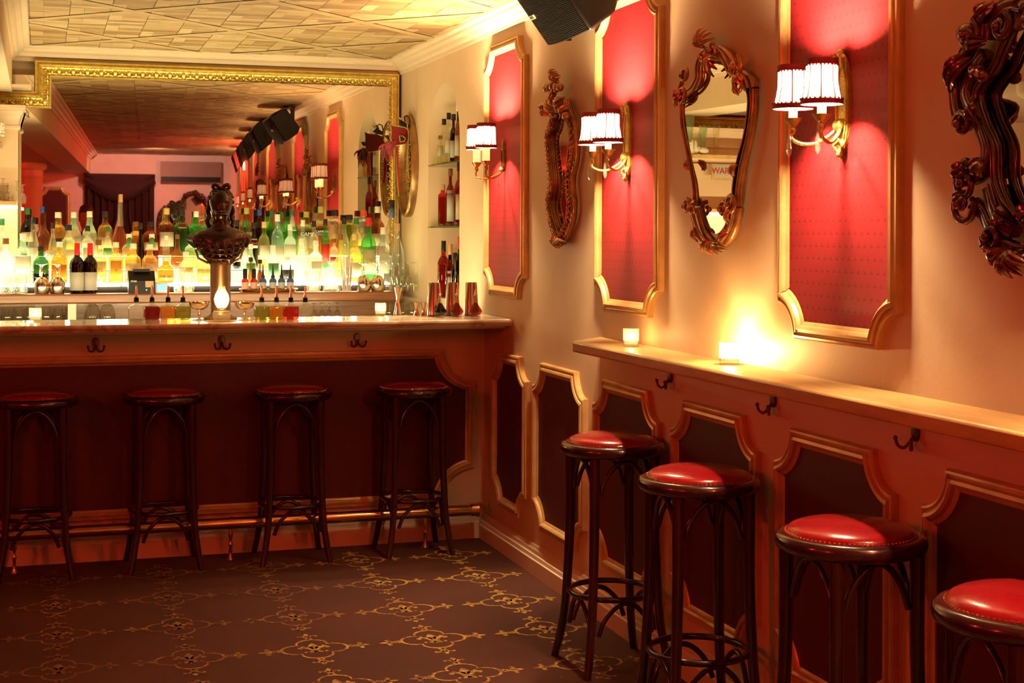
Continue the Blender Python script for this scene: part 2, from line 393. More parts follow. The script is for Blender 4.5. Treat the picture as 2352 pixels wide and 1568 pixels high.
for i in range(-6, 5):
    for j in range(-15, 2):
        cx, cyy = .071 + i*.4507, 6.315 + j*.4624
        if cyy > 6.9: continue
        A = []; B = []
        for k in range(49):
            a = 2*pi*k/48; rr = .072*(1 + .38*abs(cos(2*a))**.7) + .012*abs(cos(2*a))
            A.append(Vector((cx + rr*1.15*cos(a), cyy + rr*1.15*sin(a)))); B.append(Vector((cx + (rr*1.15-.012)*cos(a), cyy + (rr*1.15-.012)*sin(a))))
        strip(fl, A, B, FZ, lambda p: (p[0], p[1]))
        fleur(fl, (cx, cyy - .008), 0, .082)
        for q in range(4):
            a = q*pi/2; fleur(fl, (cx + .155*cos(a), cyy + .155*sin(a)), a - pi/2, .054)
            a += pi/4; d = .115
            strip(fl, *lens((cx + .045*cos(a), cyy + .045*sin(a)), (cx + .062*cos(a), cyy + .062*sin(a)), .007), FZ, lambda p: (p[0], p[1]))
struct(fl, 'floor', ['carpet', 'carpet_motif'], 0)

# ceiling: parquet boards
ce = MB(); ce.add([(BX-.1, -3, ZC+.02), (XR+.3, -3, ZC+.02), (XR+.3, YB+.1, ZC+.02), (BX-.1, YB+.1, ZC+.02)], [(3, 2, 1, 0)], 2)
rc = random.Random(3); S = .185
def board(x0, x1, y0, y1, z, mi):
    ce.add([(x0, y0, z), (x1, y0, z), (x1, y1, z), (x0, y1, z)], [(3, 2, 1, 0)], mi)
ny = int((YB + 3)/S) + 1
for a in range(-1, 13):
    for b_ in range(ny):
        x, y = BX + .1 + a*S*1.02, -3 + b_*S
        if x > XR: continue
        if (a + b_) % 2 == 0:
            for k in range(3):
                q = rc.randrange(5); board(x+.001, x+S*1.02-.001, y + k*S/3 + .0015, y + (k+1)*S/3 - .0015, ZC - .0005*rc.random(), q)
        else:
            q = rc.choice([1, 3, 0]); board(x+.0015, x + S*.36, y+.001, y+S-.001, ZC - .0012, rc.choice([3, 1]))
            for k in range(2):
                board(x + S*.36+.0015, x+S*1.02-.0015, y + k*S/2+.001, y + (k+1)*S/2-.001, ZC - .0004, rc.randrange(5))
P_ = 1.11                                   # diagonal battens crossing in big lattices
for k in range(-3, 14):
    y = -3 + k*P_ - .1
    for sgn, hw, zz, mi_ in ((1, .032, .003, 1), (-1, .032, .0034, 1), (1, .036, .0025, 5), (-1, .036, .0025, 5)):
        x0, x1 = BX + .08, XR - .08; ya = y if sgn > 0 else y + (x1-x0)*.98; yb = y + (x1-x0)*.98 if sgn > 0 else y
        dx, dy = x1-x0, yb-ya; l = hypot(dx, dy); nx, ny_ = -dy/l*hw, dx/l*hw
        ce.add([(x0+nx, ya+ny_, ZC-zz), (x1+nx, yb+ny_, ZC-zz), (x1-nx, yb-ny_, ZC-zz), (x0-nx, ya-ny_, ZC-zz)], [(0, 1, 2, 3)], mi_)
struct(ce, 'ceiling', ['parquet_%d' % i for i in range(5)] + ['joint'], 0)

# right wall with the arched bottle niche
NY0, NY1, NZB, NZS, ND = 7.63, 8.30, 1.17, 2.035, .34
NC, NR = (NY0+NY1)/2, (NY1-NY0)/2
wr = MB(); K = 16
arc = [(NC + NR*cos(pi*k/K), NZS + NR*sin(pi*k/K)) for k in range(K+1)]      # from NY1 to NY0
wr.add([(XR, -3, 0), (XR, NY0, 0), (XR, NY0, ZC+.05), (XR, -3, ZC+.05)], [(0, 1, 2, 3)])
wr.add([(XR, NY1, 0), (XR, YB, 0), (XR, YB, ZC+.05), (XR, NY1, ZC+.05)], [(0, 1, 2, 3)])
wr.add([(XR, NY0, 0), (XR, NY1, 0), (XR, NY1, NZB), (XR, NY0, NZB)], [(0, 1, 2, 3)])
vs = [(XR, a, b_) for a, b_ in arc] + [(XR, a, ZC+.05) for a, b_ in arc]; wr.add(vs, [(i, i+1, K+1+i+1, K+1+i) for i in range(K)])
ring = [(NY1, NZB)] + arc + [(NY0, NZB)]; n = len(ring)
vs = [(XR, a, b_) for a, b_ in ring] + [(XR+ND, a, b_) for a, b_ in ring]
wr.add(vs, [(i, (i+1) % n, n + (i+1) % n, n + i) for i in range(n)] + [tuple(range(n, 2*n))])
struct(wr, 'wall_right', 'cream_paint', 20)
struct(MB().box(-3.4, XR, YB, YB+.1, 0, ZC+.05), 'wall_back', 'cream_paint')
struct(MB().box(-3.5, -3.4, -3, YB, 0, BZ), 'wall_left', 'maroon_paint')
struct(MB().box(-3.4, XR, -3.1, -3.0, 0, ZC+.05), 'wall_rear', 'rose_paint')
# beam dividing the high parquet ceiling from the low plaster ceiling
bm_ = MB().box(BX-.32, BX, -3, YB-.001, BZ, ZC+.05)
struct(bm_, 'trim_1', 'cream_paint')
struct(MB().box(-3.4, BX-.32, -3, YB, BZ+.02, BZ+.06), 'ceiling_low', 'tan_paint')
# crown moulding around the parquet
cp = [(0, -.085), (.010, -.085), (.014, -.066), (.030, -.058), (.040, -.040), (.062, -.030), (.066, -.018), (.092, -.012), (.096, .0)]
cr = MB(); path = [(XR, -3.0), (XR, 9.012), (BX, 9.012), (BX, -3.0)]; cr.box(BX, XR, 9.012, YB, 2.535, ZC)
cr.sweep(path, cp, lambda a, b_, h: (a, b_, ZC + h), side=-1)
struct(cr, 'trim_2', 'cream_trim', 20)
# baseboards
bp_ = [(0, .125), (.008, .124), (.012, .112), (.018, .108), (.020, .092), (.026, .088), (.028, .072), (.034, .068), (.034, 0)]
struct(MB().sweep([(XR, -3.0), (XR, 7.14)], [(d, h) for d, h in bp_], lambda a, b_, h: (a, b_, h), side=-1), 'baseboard_right', 'cream_trim', 20)

# ------------------------------------------------------------------ wall panels
def panel_path(w, h, r, K=10):
    """rectangle with scooped corners, clockwise as seen with +a right, +b up (interior on the right)"""
    pts = []
    for cx, cz, a0 in ((-w/2, h/2, -90), (w/2, h/2, 180), (w/2, -h/2, 90), (-w/2, -h/2, 0)):
        for k in range(K+1):
            a = R(a0 + 90*k/K); pts.append((cx + r*cos(a), cz + r*sin(a)))
    return pts
MOULD = [(0, 0), (0, .020), (.004, .027), (.010, .029), (.013, .022), (.017, .022), (.022, .033), (.031, .036), (.038, .030), (.042, .018), (.048, .015), (.052, .010), (.052, 0)]
def wall_panel(cy_, cz, w, h, r, fab, label, group, flip=False, s=1.0):
    t = thing('wall_panel', (XR, cy_, cz), label, 'wall panel', group)
    pp = panel_path(w, h, r); mp = lambda a, b_, hh: (-hh, -a, b_)
    MB().sweep(pp, [(d*s, q*s*.85) for d, q in MOULD], mp, True).build('moulding', 'gold_paint', t, 30)
    MB().prism([(-a, b_) for a, b_ in offset(pp, .045*s, True)], 'x', 0, -.008).build('fabric', fab, t, 0)
    return t
UP = 'tall red fabric panels in gold moulding'
for cy_, lb in ((6.785, 'tall red fabric panel nearest the bar, behind the lamp without crystals'), (5.23, 'tall red fabric panel behind the middle lamp, above the start of the wooden ledge'),
                (3.68, 'largest-looking tall red fabric panel, behind the nearest lamp on the right'), (2.125, 'red fabric panel further along the right wall, seen only in the bar mirror'),
                (.57, 'red fabric panel beside the rear curtain end of the right wall, seen in the bar mirror')):
    wall_panel(cy_, 1.842, .655, 1.235, .10, 'red_fabric', lb, UP)
LP = 'low dark red panels in gold moulding'
for cy_, wd, lb in ((6.69, .54, 'narrow low dark red panel beside the end of the bar'), (6.0, .66, 'low dark red panel just left of the end of the wooden ledge'),
                    (5.24, .66, 'low dark red panel behind the bar stool nearest the bar on the right'), (4.47, .66, 'low dark red panel under the ledge, behind the second stool from the bar'),
                    (3.70, .66, 'low dark red panel under the ledge, behind the third stool from the bar'), (2.91, .66, 'low dark red panel cut by the right edge, behind the nearest stool')):
    wall_panel(cy_, .582, wd, .75, .105, 'red_fabric_shaded', lb, LP)

# ------------------------------------------------------------------ bar
bar = thing('bar_counter', (.9, 7.14, 0), 'long cream bar with a dark red front panel in gold moulding, under the marble top', 'bar')
def loc(mb, dx=-.9, dy=-7.14): mb.v = [(x+dx, y+dy, z) for x, y, z in mb.v]; return mb
BL, BF = -3.2, 7.14
loc(MB().box(BL, XR-.001, BF, BF+.06, 0, 1.09)).build('body', 'cream_paint', bar)
edge = [(7.12, 1.125), (6.69, 1.125), (6.682, 1.121), (6.679, 1.113), (6.684, 1.105), (6.692, 1.101), (6.700, 1.092), (6.72, 1.090), (7.12, 1.090)]
ct = tag(MB().prism(edge, 'x', BL, XR-.001).build('marble_bar_top', 'marble', None, 20), 'long pale veined marble bar top with a rounded front edge', 'bar top')
MB().prism([(6.80, 1.0895), (6.80, 1.075), (7.139, 1.05), (7.139, 1.0895)], 'x', BL, XR-.001).build('apron', 'cream_paint', ct)
pb = panel_path(3.60, .765, .165, 16); mpb = lambda a, b_, hh: (.29 + a, BF - hh, .572 + b_)
loc(MB().sweep(pb, [(d*.9, q*.85) for d, q in MOULD], mpb, True)).build('moulding', 'gold_paint', bar, 30)
loc(MB().prism([(.29 + a, .572 + b_) for a, b_ in offset(pb, .04, True)], 'y', BF-.008, BF)).build('front_panel', 'red_fabric_shaded', bar, 0)
loc(MB().prism([(BF - d*.6, h*1.2) for d, h in bp_] + [(BF, 0)], 'x', BL, XR-.035)).build('baseboard', 'cream_trim', bar, 20)
RY, RZ = 6.985, .170
rl = MB().tube([(BL, RY, RZ), (2.06, RY, RZ)], .027, 16); rl.lathe([(.0001, 0), (.032, 0), (.036, .008), (.036, .022), (.032, .03), (.032, .05), (.029, .055)], 16)
n_ = len(rl.v); k0 = n_ - 16*7
for i in range(k0, n_):
    x, y, z = rl.v[i]; rl.v[i] = (2.085 - z, RY + y, RZ + x)
rail = thing('foot_rail', (.9, 7.14, 0), 'long round brass foot rail running along the bottom of the bar', 'foot rail'); loc(rl).build('rail', 'brass', rail)
for x in (1.80, .86, -.1, -1.05):
    q = MB(); q.lathe([(.016, 0), (.013, .006), (.008, .02), (.0065, .06), (.011, .07), (.0065, .08), (.0075, .10), (.012, .112), (.009, .125), (.0075, .145)], 12, (x, RY, 0))
    q.tube([(x-.012, RY, RZ), (x-.011, RY, RZ)], .031, 16); q.tube([(x, RY, RZ), (x+.006, RY, RZ)], .031, 16); q.tube([(x+.013, RY, RZ), (x+.017, RY, RZ)], .030, 16)
    loc(q).build('rail_bracket', 'brass', rail)
# coat hooks
def coat_hook(loc_, rz, label, group):
    t = thing('coat_hook', loc_, label, 'coat hook', group, rz)
    MB().lathe([(.0001, 0), (.013, 0), (.016, .003), (.014, .007), (.0001, .009)], 16, sy=1.5).build('plate', 'pewter', t, 40)
    t.children[0].rotation_euler = (R(90), 0, 0); t.children[0].location = (0, 0, .005)
    for k in (1, -1):
        p = bez([(0, -.008, -.006), (.004*k, -.018, -.022), (.017*k, -.026, -.036), (.032*k, -.034, -.030), (.036*k, -.038, -.012)], 5)
        q = MB().tube(p, [.0045]*len(p), 8); q.ball(p[-1], .0065); q.build('prong', 'pewter', t)
    return t
HG = 'double coat hooks under the bar top'
for x, lb in ((.254, 'double coat hook under the bar top, above the second stool from the left'), (.833, 'double coat hook under the bar top, directly below the oil lamp'),
              (1.491, 'double coat hook under the bar top, nearest the right end')): coat_hook((x, 7.135, 1.012), 0, lb, HG)
HG = 'double coat hooks under the wooden ledge'
for y, lb in ((4.836, 'coat hook under the ledge, between the two stools nearest the bar'), (4.06, 'coat hook under the ledge, above the stool third from the bar'), (3.29, 'coat hook under the ledge, closest to the right edge')):
    coat_hook((XR-.003, y, 1.02), R(-90), lb, HG)
# wooden ledge on the right wall
lg = thing('wall_ledge', (XR, 4, 1.12), 'long honey-coloured wooden drinks ledge along the right wall', 'ledge')
lp = MB().prism([(1.952, 5.325), (2.149, 5.53), (2.149, -.6), (1.952, -.6)], 'z', 1.078, 1.12); lp.v = [(x-XR, y-4, z-1.12) for x, y, z in lp.v]
lo = lp.build('ledge_board', 'ledge_wood', lg, 20); bv = lo.modifiers.new('bevel', 'BEVEL'); bv.width = .008; bv.segments = 3

# ------------------------------------------------------------------ bar stools
def make_stool():
    t = thing('bar_stool', (0, 0, 0), 'x', 'bar stool')
    MB().lathe([(.10, .752), (.172, .750), (.183, .756), (.187, .768), (.186, .780), (.180, .789), (.170, .792), (.12, .790)], 48).build('seat_rim', 'stool_wood', t, 50)
    prof = [(.160, .790)] + [(.158*cos(a), .792 + .034*sin(a)**.8) for a in [R(x) for x in range(6, 90, 7)]] + [(.0001, .826)]
    MB().lathe(prof, 48).build('seat', 'red_leather', t, 60)
    nb = MB()
    for k in range(84):
        a = 2*pi*k/84; nb.ball((.1595*cos(a), .1595*sin(a), .793), .0036, 6, 4)
    nb.build('nailhead_trim', 'brass', t)
    for k in range(4):
        a = R(45 + 90*k); c, s = cos(a), sin(a)
        pp = bez([(.162*c, .162*s, .752), (.163*c, .163*s, .5), (.172*c, .172*s, .30), (.184*c, .184*s, .17), (.206*c, .206*s, .06), (.222*c, .222*s, 0)], 6)
        MB().tube(pp, [lerp(.0185, .0135, i/(len(pp)-1)) for i in range(len(pp))], 12).build('leg', 'stool_wood', t, 50)
    pr = [(.150*cos(2*pi*k/48), .150*sin(2*pi*k/48), .262) for k in range(48)]
    MB().tube(pr, .0105, 8, True).build('foot_ring', 'stool_wood', t, 60)
    for k in range(4):
        a0, a1 = R(45 + 90*k), R(135 + 90*k)
        for nm, zt, zb, r0 in (('seat_brace', .738, .62, .150), ('lower_brace', .245, .135, .165)):
            pts = []
            for q in range(17):
                u = q/16; a = lerp(a0, a1, .06 + .88*u); hh = sin(pi*u)**.55; rr = lerp(r0, r0*.93, hh)
                ch = cos(R(45))/cos(a - (a0+a1)/2); rr = rr*lerp(1, ch, .55) / lerp(1, 1, 1)
                pts.append((rr*cos(a), rr*sin(a), lerp(zb, zt, hh)))
            MB().tube(pts, .0088, 8).build(nm, 'stool_wood', t, 60)
    return t
SG = 'backless red leather bar stools'
stools = [(-.01, 6.945, 0, 'red leather bar stool at the bar, cut by the left edge'), (.55, 6.94, 2, 'dark bar stool at the bar, second from the left edge'),
          (1.14, 6.935, -2, 'red leather bar stool at the bar, third from the left edge'), (1.725, 6.925, 1, 'red leather bar stool at the bar, nearest the right end of the bar'),
          (1.95, 4.90, 6, 'red leather bar stool by the right wall, nearest the bar'), (1.925, 4.12, -8, 'red leather bar stool by the ledge, second from the bar'),
          (1.925, 3.235, 12, 'red leather bar stool by the ledge, third from the bar, lower right of the photo'), (1.89, 2.50, 3, 'nearest red leather bar stool, cut by the right edge')]
s0 = make_stool()
for i, (x, y, a, lb) in enumerate(stools):
    o = s0 if i == 0 else copy_tree(s0)
    o.location = (x, y, 0); o.rotation_euler = (0, 0, R(a*.25)); o['label'] = lb; o['group'] = SG

# ------------------------------------------------------------------ big gilt-framed mirror behind the bar
mr = thing('bar_mirror', (1.0, YB, 1.9), 'huge gilt-framed mirror covering the wall behind the bar bottles', 'mirror')
def rel(mb, c): mb.v = [(x-c[0], y-c[1], z-c[2]) for x, y, z in mb.v]; return mb
MC = (1.0, YB, 1.9)
fp = [(-.9, 2.345), (-.03, 2.345), (-.03, 2.525), (2.135, 2.525), (2.135, 1.40)]
FPROF = [(0, 0), (0, .070), (.006, .082), (.014, .084), (.017, .074), (.021, .074), (.024, .088), (.030, .092), (.034, .084), (.040, .072), (.060, .060), (.080, .058), (.084, .066), (.092, .066), (.096, .056), (.096, .03)]
rel(MB().sweep(fp, FPROF, lambda a, b_, h: (a, YB - .020 - h*.92, b_)), MC).build('frame', 'gilt', mr, 30)
cv = MB(); cl = offset(fp, .060)
for (ax, az), (bx, bz) in zip(cl[:-1], cl[1:]):
    l = hypot(bx-ax, bz-az); dx, dz = (bx-ax)/l, (bz-az)/l; nx, nz = dz, -dx; n_ = max(1, round(l/.078)); st = l/n_
    for k in range(n_):
        c0 = (k + .5)*st
        def P(u_, v_, h=0): return (ax + dx*(c0+u_) + nx*v_, YB - .078 - h, az + dz*(c0+u_) + nz*v_)
        for sg in (1, -1):
            sp = [P(sg*(.014 + .012*(1-q/9)*cos(q*.8)), -.004 + .012*(1-q/9)*sin(q*.8)) for q in range(9)]
            cv.tube(sp, [.0046 - .0002*q for q in range(9)], 6)
            cv.ball(P(sg*.015, -.004, .007), .0065, 7, 5)
            cv.tube([P(sg*.004, .016), P(sg*.012, .012, .010), P(sg*.024, .016, .006), P(sg*.034, .006)], [.005, .007, .005, .002], 6)
            cv.tube([P(sg*.030, -.016), P(sg*.034, -.004, .010), P(sg*.033, .012)], [.003, .0070, .002], 6)
        cv.tube([P(0, .017), P(0, .004, .012), P(0, -.014, .003)], [.003, .008, .003], 6)
        cv.tube([P(st/2, .016), P(st/2, 0, .012), P(st/2, -.017, .003)], [.003, .009, .004], 6)
rel(cv, MC).build('carved_leafwork', 'gilt', mr, 50)
gm = MB(); cols = [(-.95 + i*(3.02/60)) for i in range(61)]; al = R(1.95)
def my(x):
    tot = 0; n_ = 30
    for i in range(n_):
        q = 2.06 + (x-2.06)*(i+.5)/n_; s_ = min(1, max(0, (1.30-q)/.30)); s_ = s_*s_*(3-2*s_); tot += tan(al*s_)*(2.06-x)/n_
    return 8.958 + tot
gv = [(x, my(x), z) for z in (1.40, 2.44) for x in cols]
gm.add(gv, [(i, i+1, 61+i+1, 61+i) for i in range(60)])
go = rel(gm, MC).build('mirror_pane', 'mirror_glass', mr, 60)

# ------------------------------------------------------------------ back bar and its lit bottle risers
bb = thing('back_bar', (0, 8.8, 0), 'wooden back bar cabinet under the mirror with glasses on its open shelf', 'back bar')
BC = (0, 8.8, 0)
ox = [(-3.2, 9.0)] + [(-3.2, 8.46), (2.0, 8.46)] + [(2.0 + .05*sin(R(a)), 8.51 - .05*cos(R(a))) for a in (20, 45, 70, 90)] + [(2.05, 9.0)]
tb = tag(MB().prism(ox, 'z', 1.135, 1.19).build('back_bar_worktop', 'oak', None, 20), 'thick wooden worktop of the back bar with a rounded right end', 'worktop'); bv = tb.modifiers.new('bevel', 'BEVEL'); bv.width = .01; bv.segments = 3
rel(MB().box(-3.2, 2.03, 8.76, 9.0, .0, 1.135), BC).build('cabinet_body', 'oak', bb)
rel(MB().box(-3.2, 2.03, 8.47, 8.76, .99, 1.02), BC).build('glass_shelf_board', 'oak', bb)
rel(MB().box(-3.2, 2.03, 8.50, 8.76, 0, .10), BC).build('plinth', 'oak', bb)
for x in (.175, -.75): rel(MB().box(x-.022, x+.022, 8.48, 8.53, 1.02, 1.135), BC).build('post', 'white_plastic', bb)
rs = thing('lit_bottle_riser', (0, 8.8, 1.19), 'stepped glowing riser that the back bar bottles stand on', 'bottle riser')
RC = (0, 8.8, 1.19)
for x0, x1 in ((-1.1, 1.985),):
    q = MB()
    q.box(x0, x1, 8.60, 8.71, 1.19, 1.238, 0); q.box(x0, x1, 8.71, 8.82, 1.19, 1.313, 0); q.box(x0, x1, 8.82, 8.944, 1.19, 1.388, 0)
    rel(q, RC).build('riser_frame', 'black_plastic', rs)
    for ya, yb_, z in ((8.603, 8.708, 1.238), (8.713, 8.818, 1.313), (8.823, 8.940, 1.388)):
        rel(MB().box(x0+.003, x1-.003, ya, yb_, z+.0004, z+.004), RC).build('light_panel', 'light_panel', rs)
    for ya, z0, z1 in ((8.71, 1.245, 1.310), (8.82, 1.320, 1.385)):
        rel(MB().box(x0+.003, x1-.003, ya-.004, ya-.0006, z0, z1), RC).build('front_panel', 'soft_panel', rs)

for k_ in range(6):
    x0 = -1.1 + k_*3.085/6; rel(MB().box(x0+.004, x0+3.085/6-.004, 8.588, 8.5985, 1.226, 1.236), RC).build('led_strip', 'led_strip', rs)
wl = thing('bar_fill_light', (.6, 7.21, 1.06), 'added unseen strip light under the back of the bar top, lighting the back bar', 'strip light')  # added hidden strip throwing light up at the frame and crown
MB().box(-1.9, 1.4, -.01, .012, -.012, .012).build('housing', 'white_plastic', wl); MB().prism([(.012, .012), (.024, -.004), (.012, -.010)], 'x', -1.88, 1.38).build('shade_lip', 'white_plastic', wl)
MB().add([(-1.88, .0245, -.0035), (1.38, .0245, -.0035), (1.38, .0125, .0125), (-1.88, .0125, .0125)], [(0, 1, 2, 3)]).build('diffuser', 'bar_fill_light', wl)
KP = dict(
 wine=([(.88, 0), (1, .015), (1, .56), (.95, .62), (.72, .68), (.42, .73), (.37, .78), (.35, .97)], 0),
 spirit=([(.88, 0), (1, .015), (1, .54), (.97, .60), (.84, .66), (.58, .70), (.42, .74), (.38, .97)], 0),
 tall=([(.88, 0), (1, .015), (1, .44), (.92, .52), (.66, .62), (.45, .70), (.36, .80), (.33, .97)], 0),
 cone=([(.88, 0), (1, .015), (.98, .25), (.86, .42), (.62, .62), (.42, .80), (.36, .97)], 0),
 square=([(.85, 0), (.9, .012), (.9, .60), (.86, .65), (.55, .70), (.38, .73), (.36, .97)], .9),
 squat=([(.85, 0), (.95, .015), (1, .20), (1, .50), (.9, .60), (.6, .68), (.38, .73), (.36, .97)], .35),
 round=([(.55, 0), (.85, .05), (1, .20), (.98, .34), (.8, .46), (.46, .54), (.34, .62), (.27, .97)], 0),
 needle=([(.7, 0), (.95, .06), (1, .18), (.9, .28), (.55, .38), (.40, .48), (.30, .75), (.22, .97)], 0),
 jar=([(.9, 0), (1, .02), (1, .70), (.95, .76), (.55, .80), (.45, .83), (.44, .97)], 0),
)
def interp(prof, n=18):
    out = []
    for (r0, z0), (r1, z1) in zip(prof[:-1], prof[1:]):
        k = max(1, int(abs(z1-z0)*n)); out += [(lerp(r0, r1, i/k), lerp(z0, z1, i/k)) for i in range(k)]
    return out + [prof[-1]]
def lettering(txt, size, loc_, mat, parent, rot=(R(90), 0, 0), bold=.0):
    c = bpy.data.curves.new('lettering', 'FONT'); c.body = txt; c.size = size; c.align_x = 'CENTER'; c.align_y = 'CENTER'; c.extrude = .0004; c.offset = bold
    tmp = bpy.data.objects.new('lettering', c); COL.objects.link(tmp)
    bpy.context.view_layer.update()
    me = bpy.data.meshes.new_from_object(tmp.evaluated_get(bpy.context.evaluated_depsgraph_get())); bpy.data.objects.remove(tmp)
    me.materials.clear(); me.materials.append(M[mat])
    o = bpy.data.objects.new('lettering', me); COL.objects.link(o); o.location = loc_; o.rotation_euler = rot; o.parent = parent
    return o
def bottle(x, y, z, H, r, kind, g, liq, fill, cap, label, desc, group, caplen=.13, txt=None, txtmat='ink', rz=0):
    t = thing('liquor_bottle', (x, y, z), desc, 'bottle', group, rz)
    prof, sq = KP[kind]; pf = interp(prof); pf = [(a*r, b_*H) for a, b_ in pf]
    rn = pf[-1][0]
    sqs = [sq if b_ < .62*H else 0 for a, b_ in pf]
    mis = [0 if pf[j][1] < fill*H else 1 for j in range(len(pf)-1)]
    MB().lathe(pf, 20, mis=mis, sq=sqs if sq else None).build('bottle_glass', ['g_' + liq, 'g_' + g], t, 40)
    c0 = H*(1-caplen); rc_ = max(rn*1.10, .0125)
    if cap: MB().lathe([(rc_*1.02, c0), (rc_*1.06, c0 + .1*(H-c0)), (rc_, c0 + .2*(H-c0)), (rc_, H-.002), (rc_*.92, H)], 16).build('cap', 'cap_' + cap, t, 40)
    if label:
        lc, a, b_ = label[:3]; wd = label[3] if len(label) > 3 else .36
        def rad(zz):
            for (r0, z0), (r1, z1) in zip(pf[:-1], pf[1:]):
                if z0 <= zz <= z1: return lerp(r0, r1, (zz-z0)/max(1e-6, z1-z0))
            return pf[-1][0]
        q = MB(); n_ = 10; vs = []
        for j in range(2):
            zz = (a, b_)[j]*H; rr = rad(zz) + .0009
            if sq > .5:
                rr *= .93; vs += [(lerp(-1, 1, i/n_)*rr*.82, -rr*1.0 - .0, zz) for i in range(n_+1)]
            else: vs += [(rr*sin(lerp(-1, 1, i/n_)*pi*wd), -rr*cos(lerp(-1, 1, i/n_)*pi*wd), zz) for i in range(n_+1)]
        q.add(vs, [(i, i+1, n_+1+i+1, n_+1+i) for i in range(n_)])
        lo = q.build('label', lc, t, 60); lo.modifiers.new('thickness', 'SOLIDIFY').thickness = .0005
        if txt: lettering(txt, min(2.0*r/max(1, len(txt))*1.5, .03), (0, -rad(.5*(a+b_)*H) - .0022, .5*(a+b_)*H), txtmat, lo)
    return t
TIER = {'F': (8.53, 1.1905), 'A': (8.655, 1.2425), 'B': (8.765, 1.3175), 'C': (8.872, 1.3925)}
ROWN = {'F': 'front row', 'A': 'lowest row', 'B': 'middle row', 'C': 'back row'}
W, Cc = 'paper_white', 'label_cream'
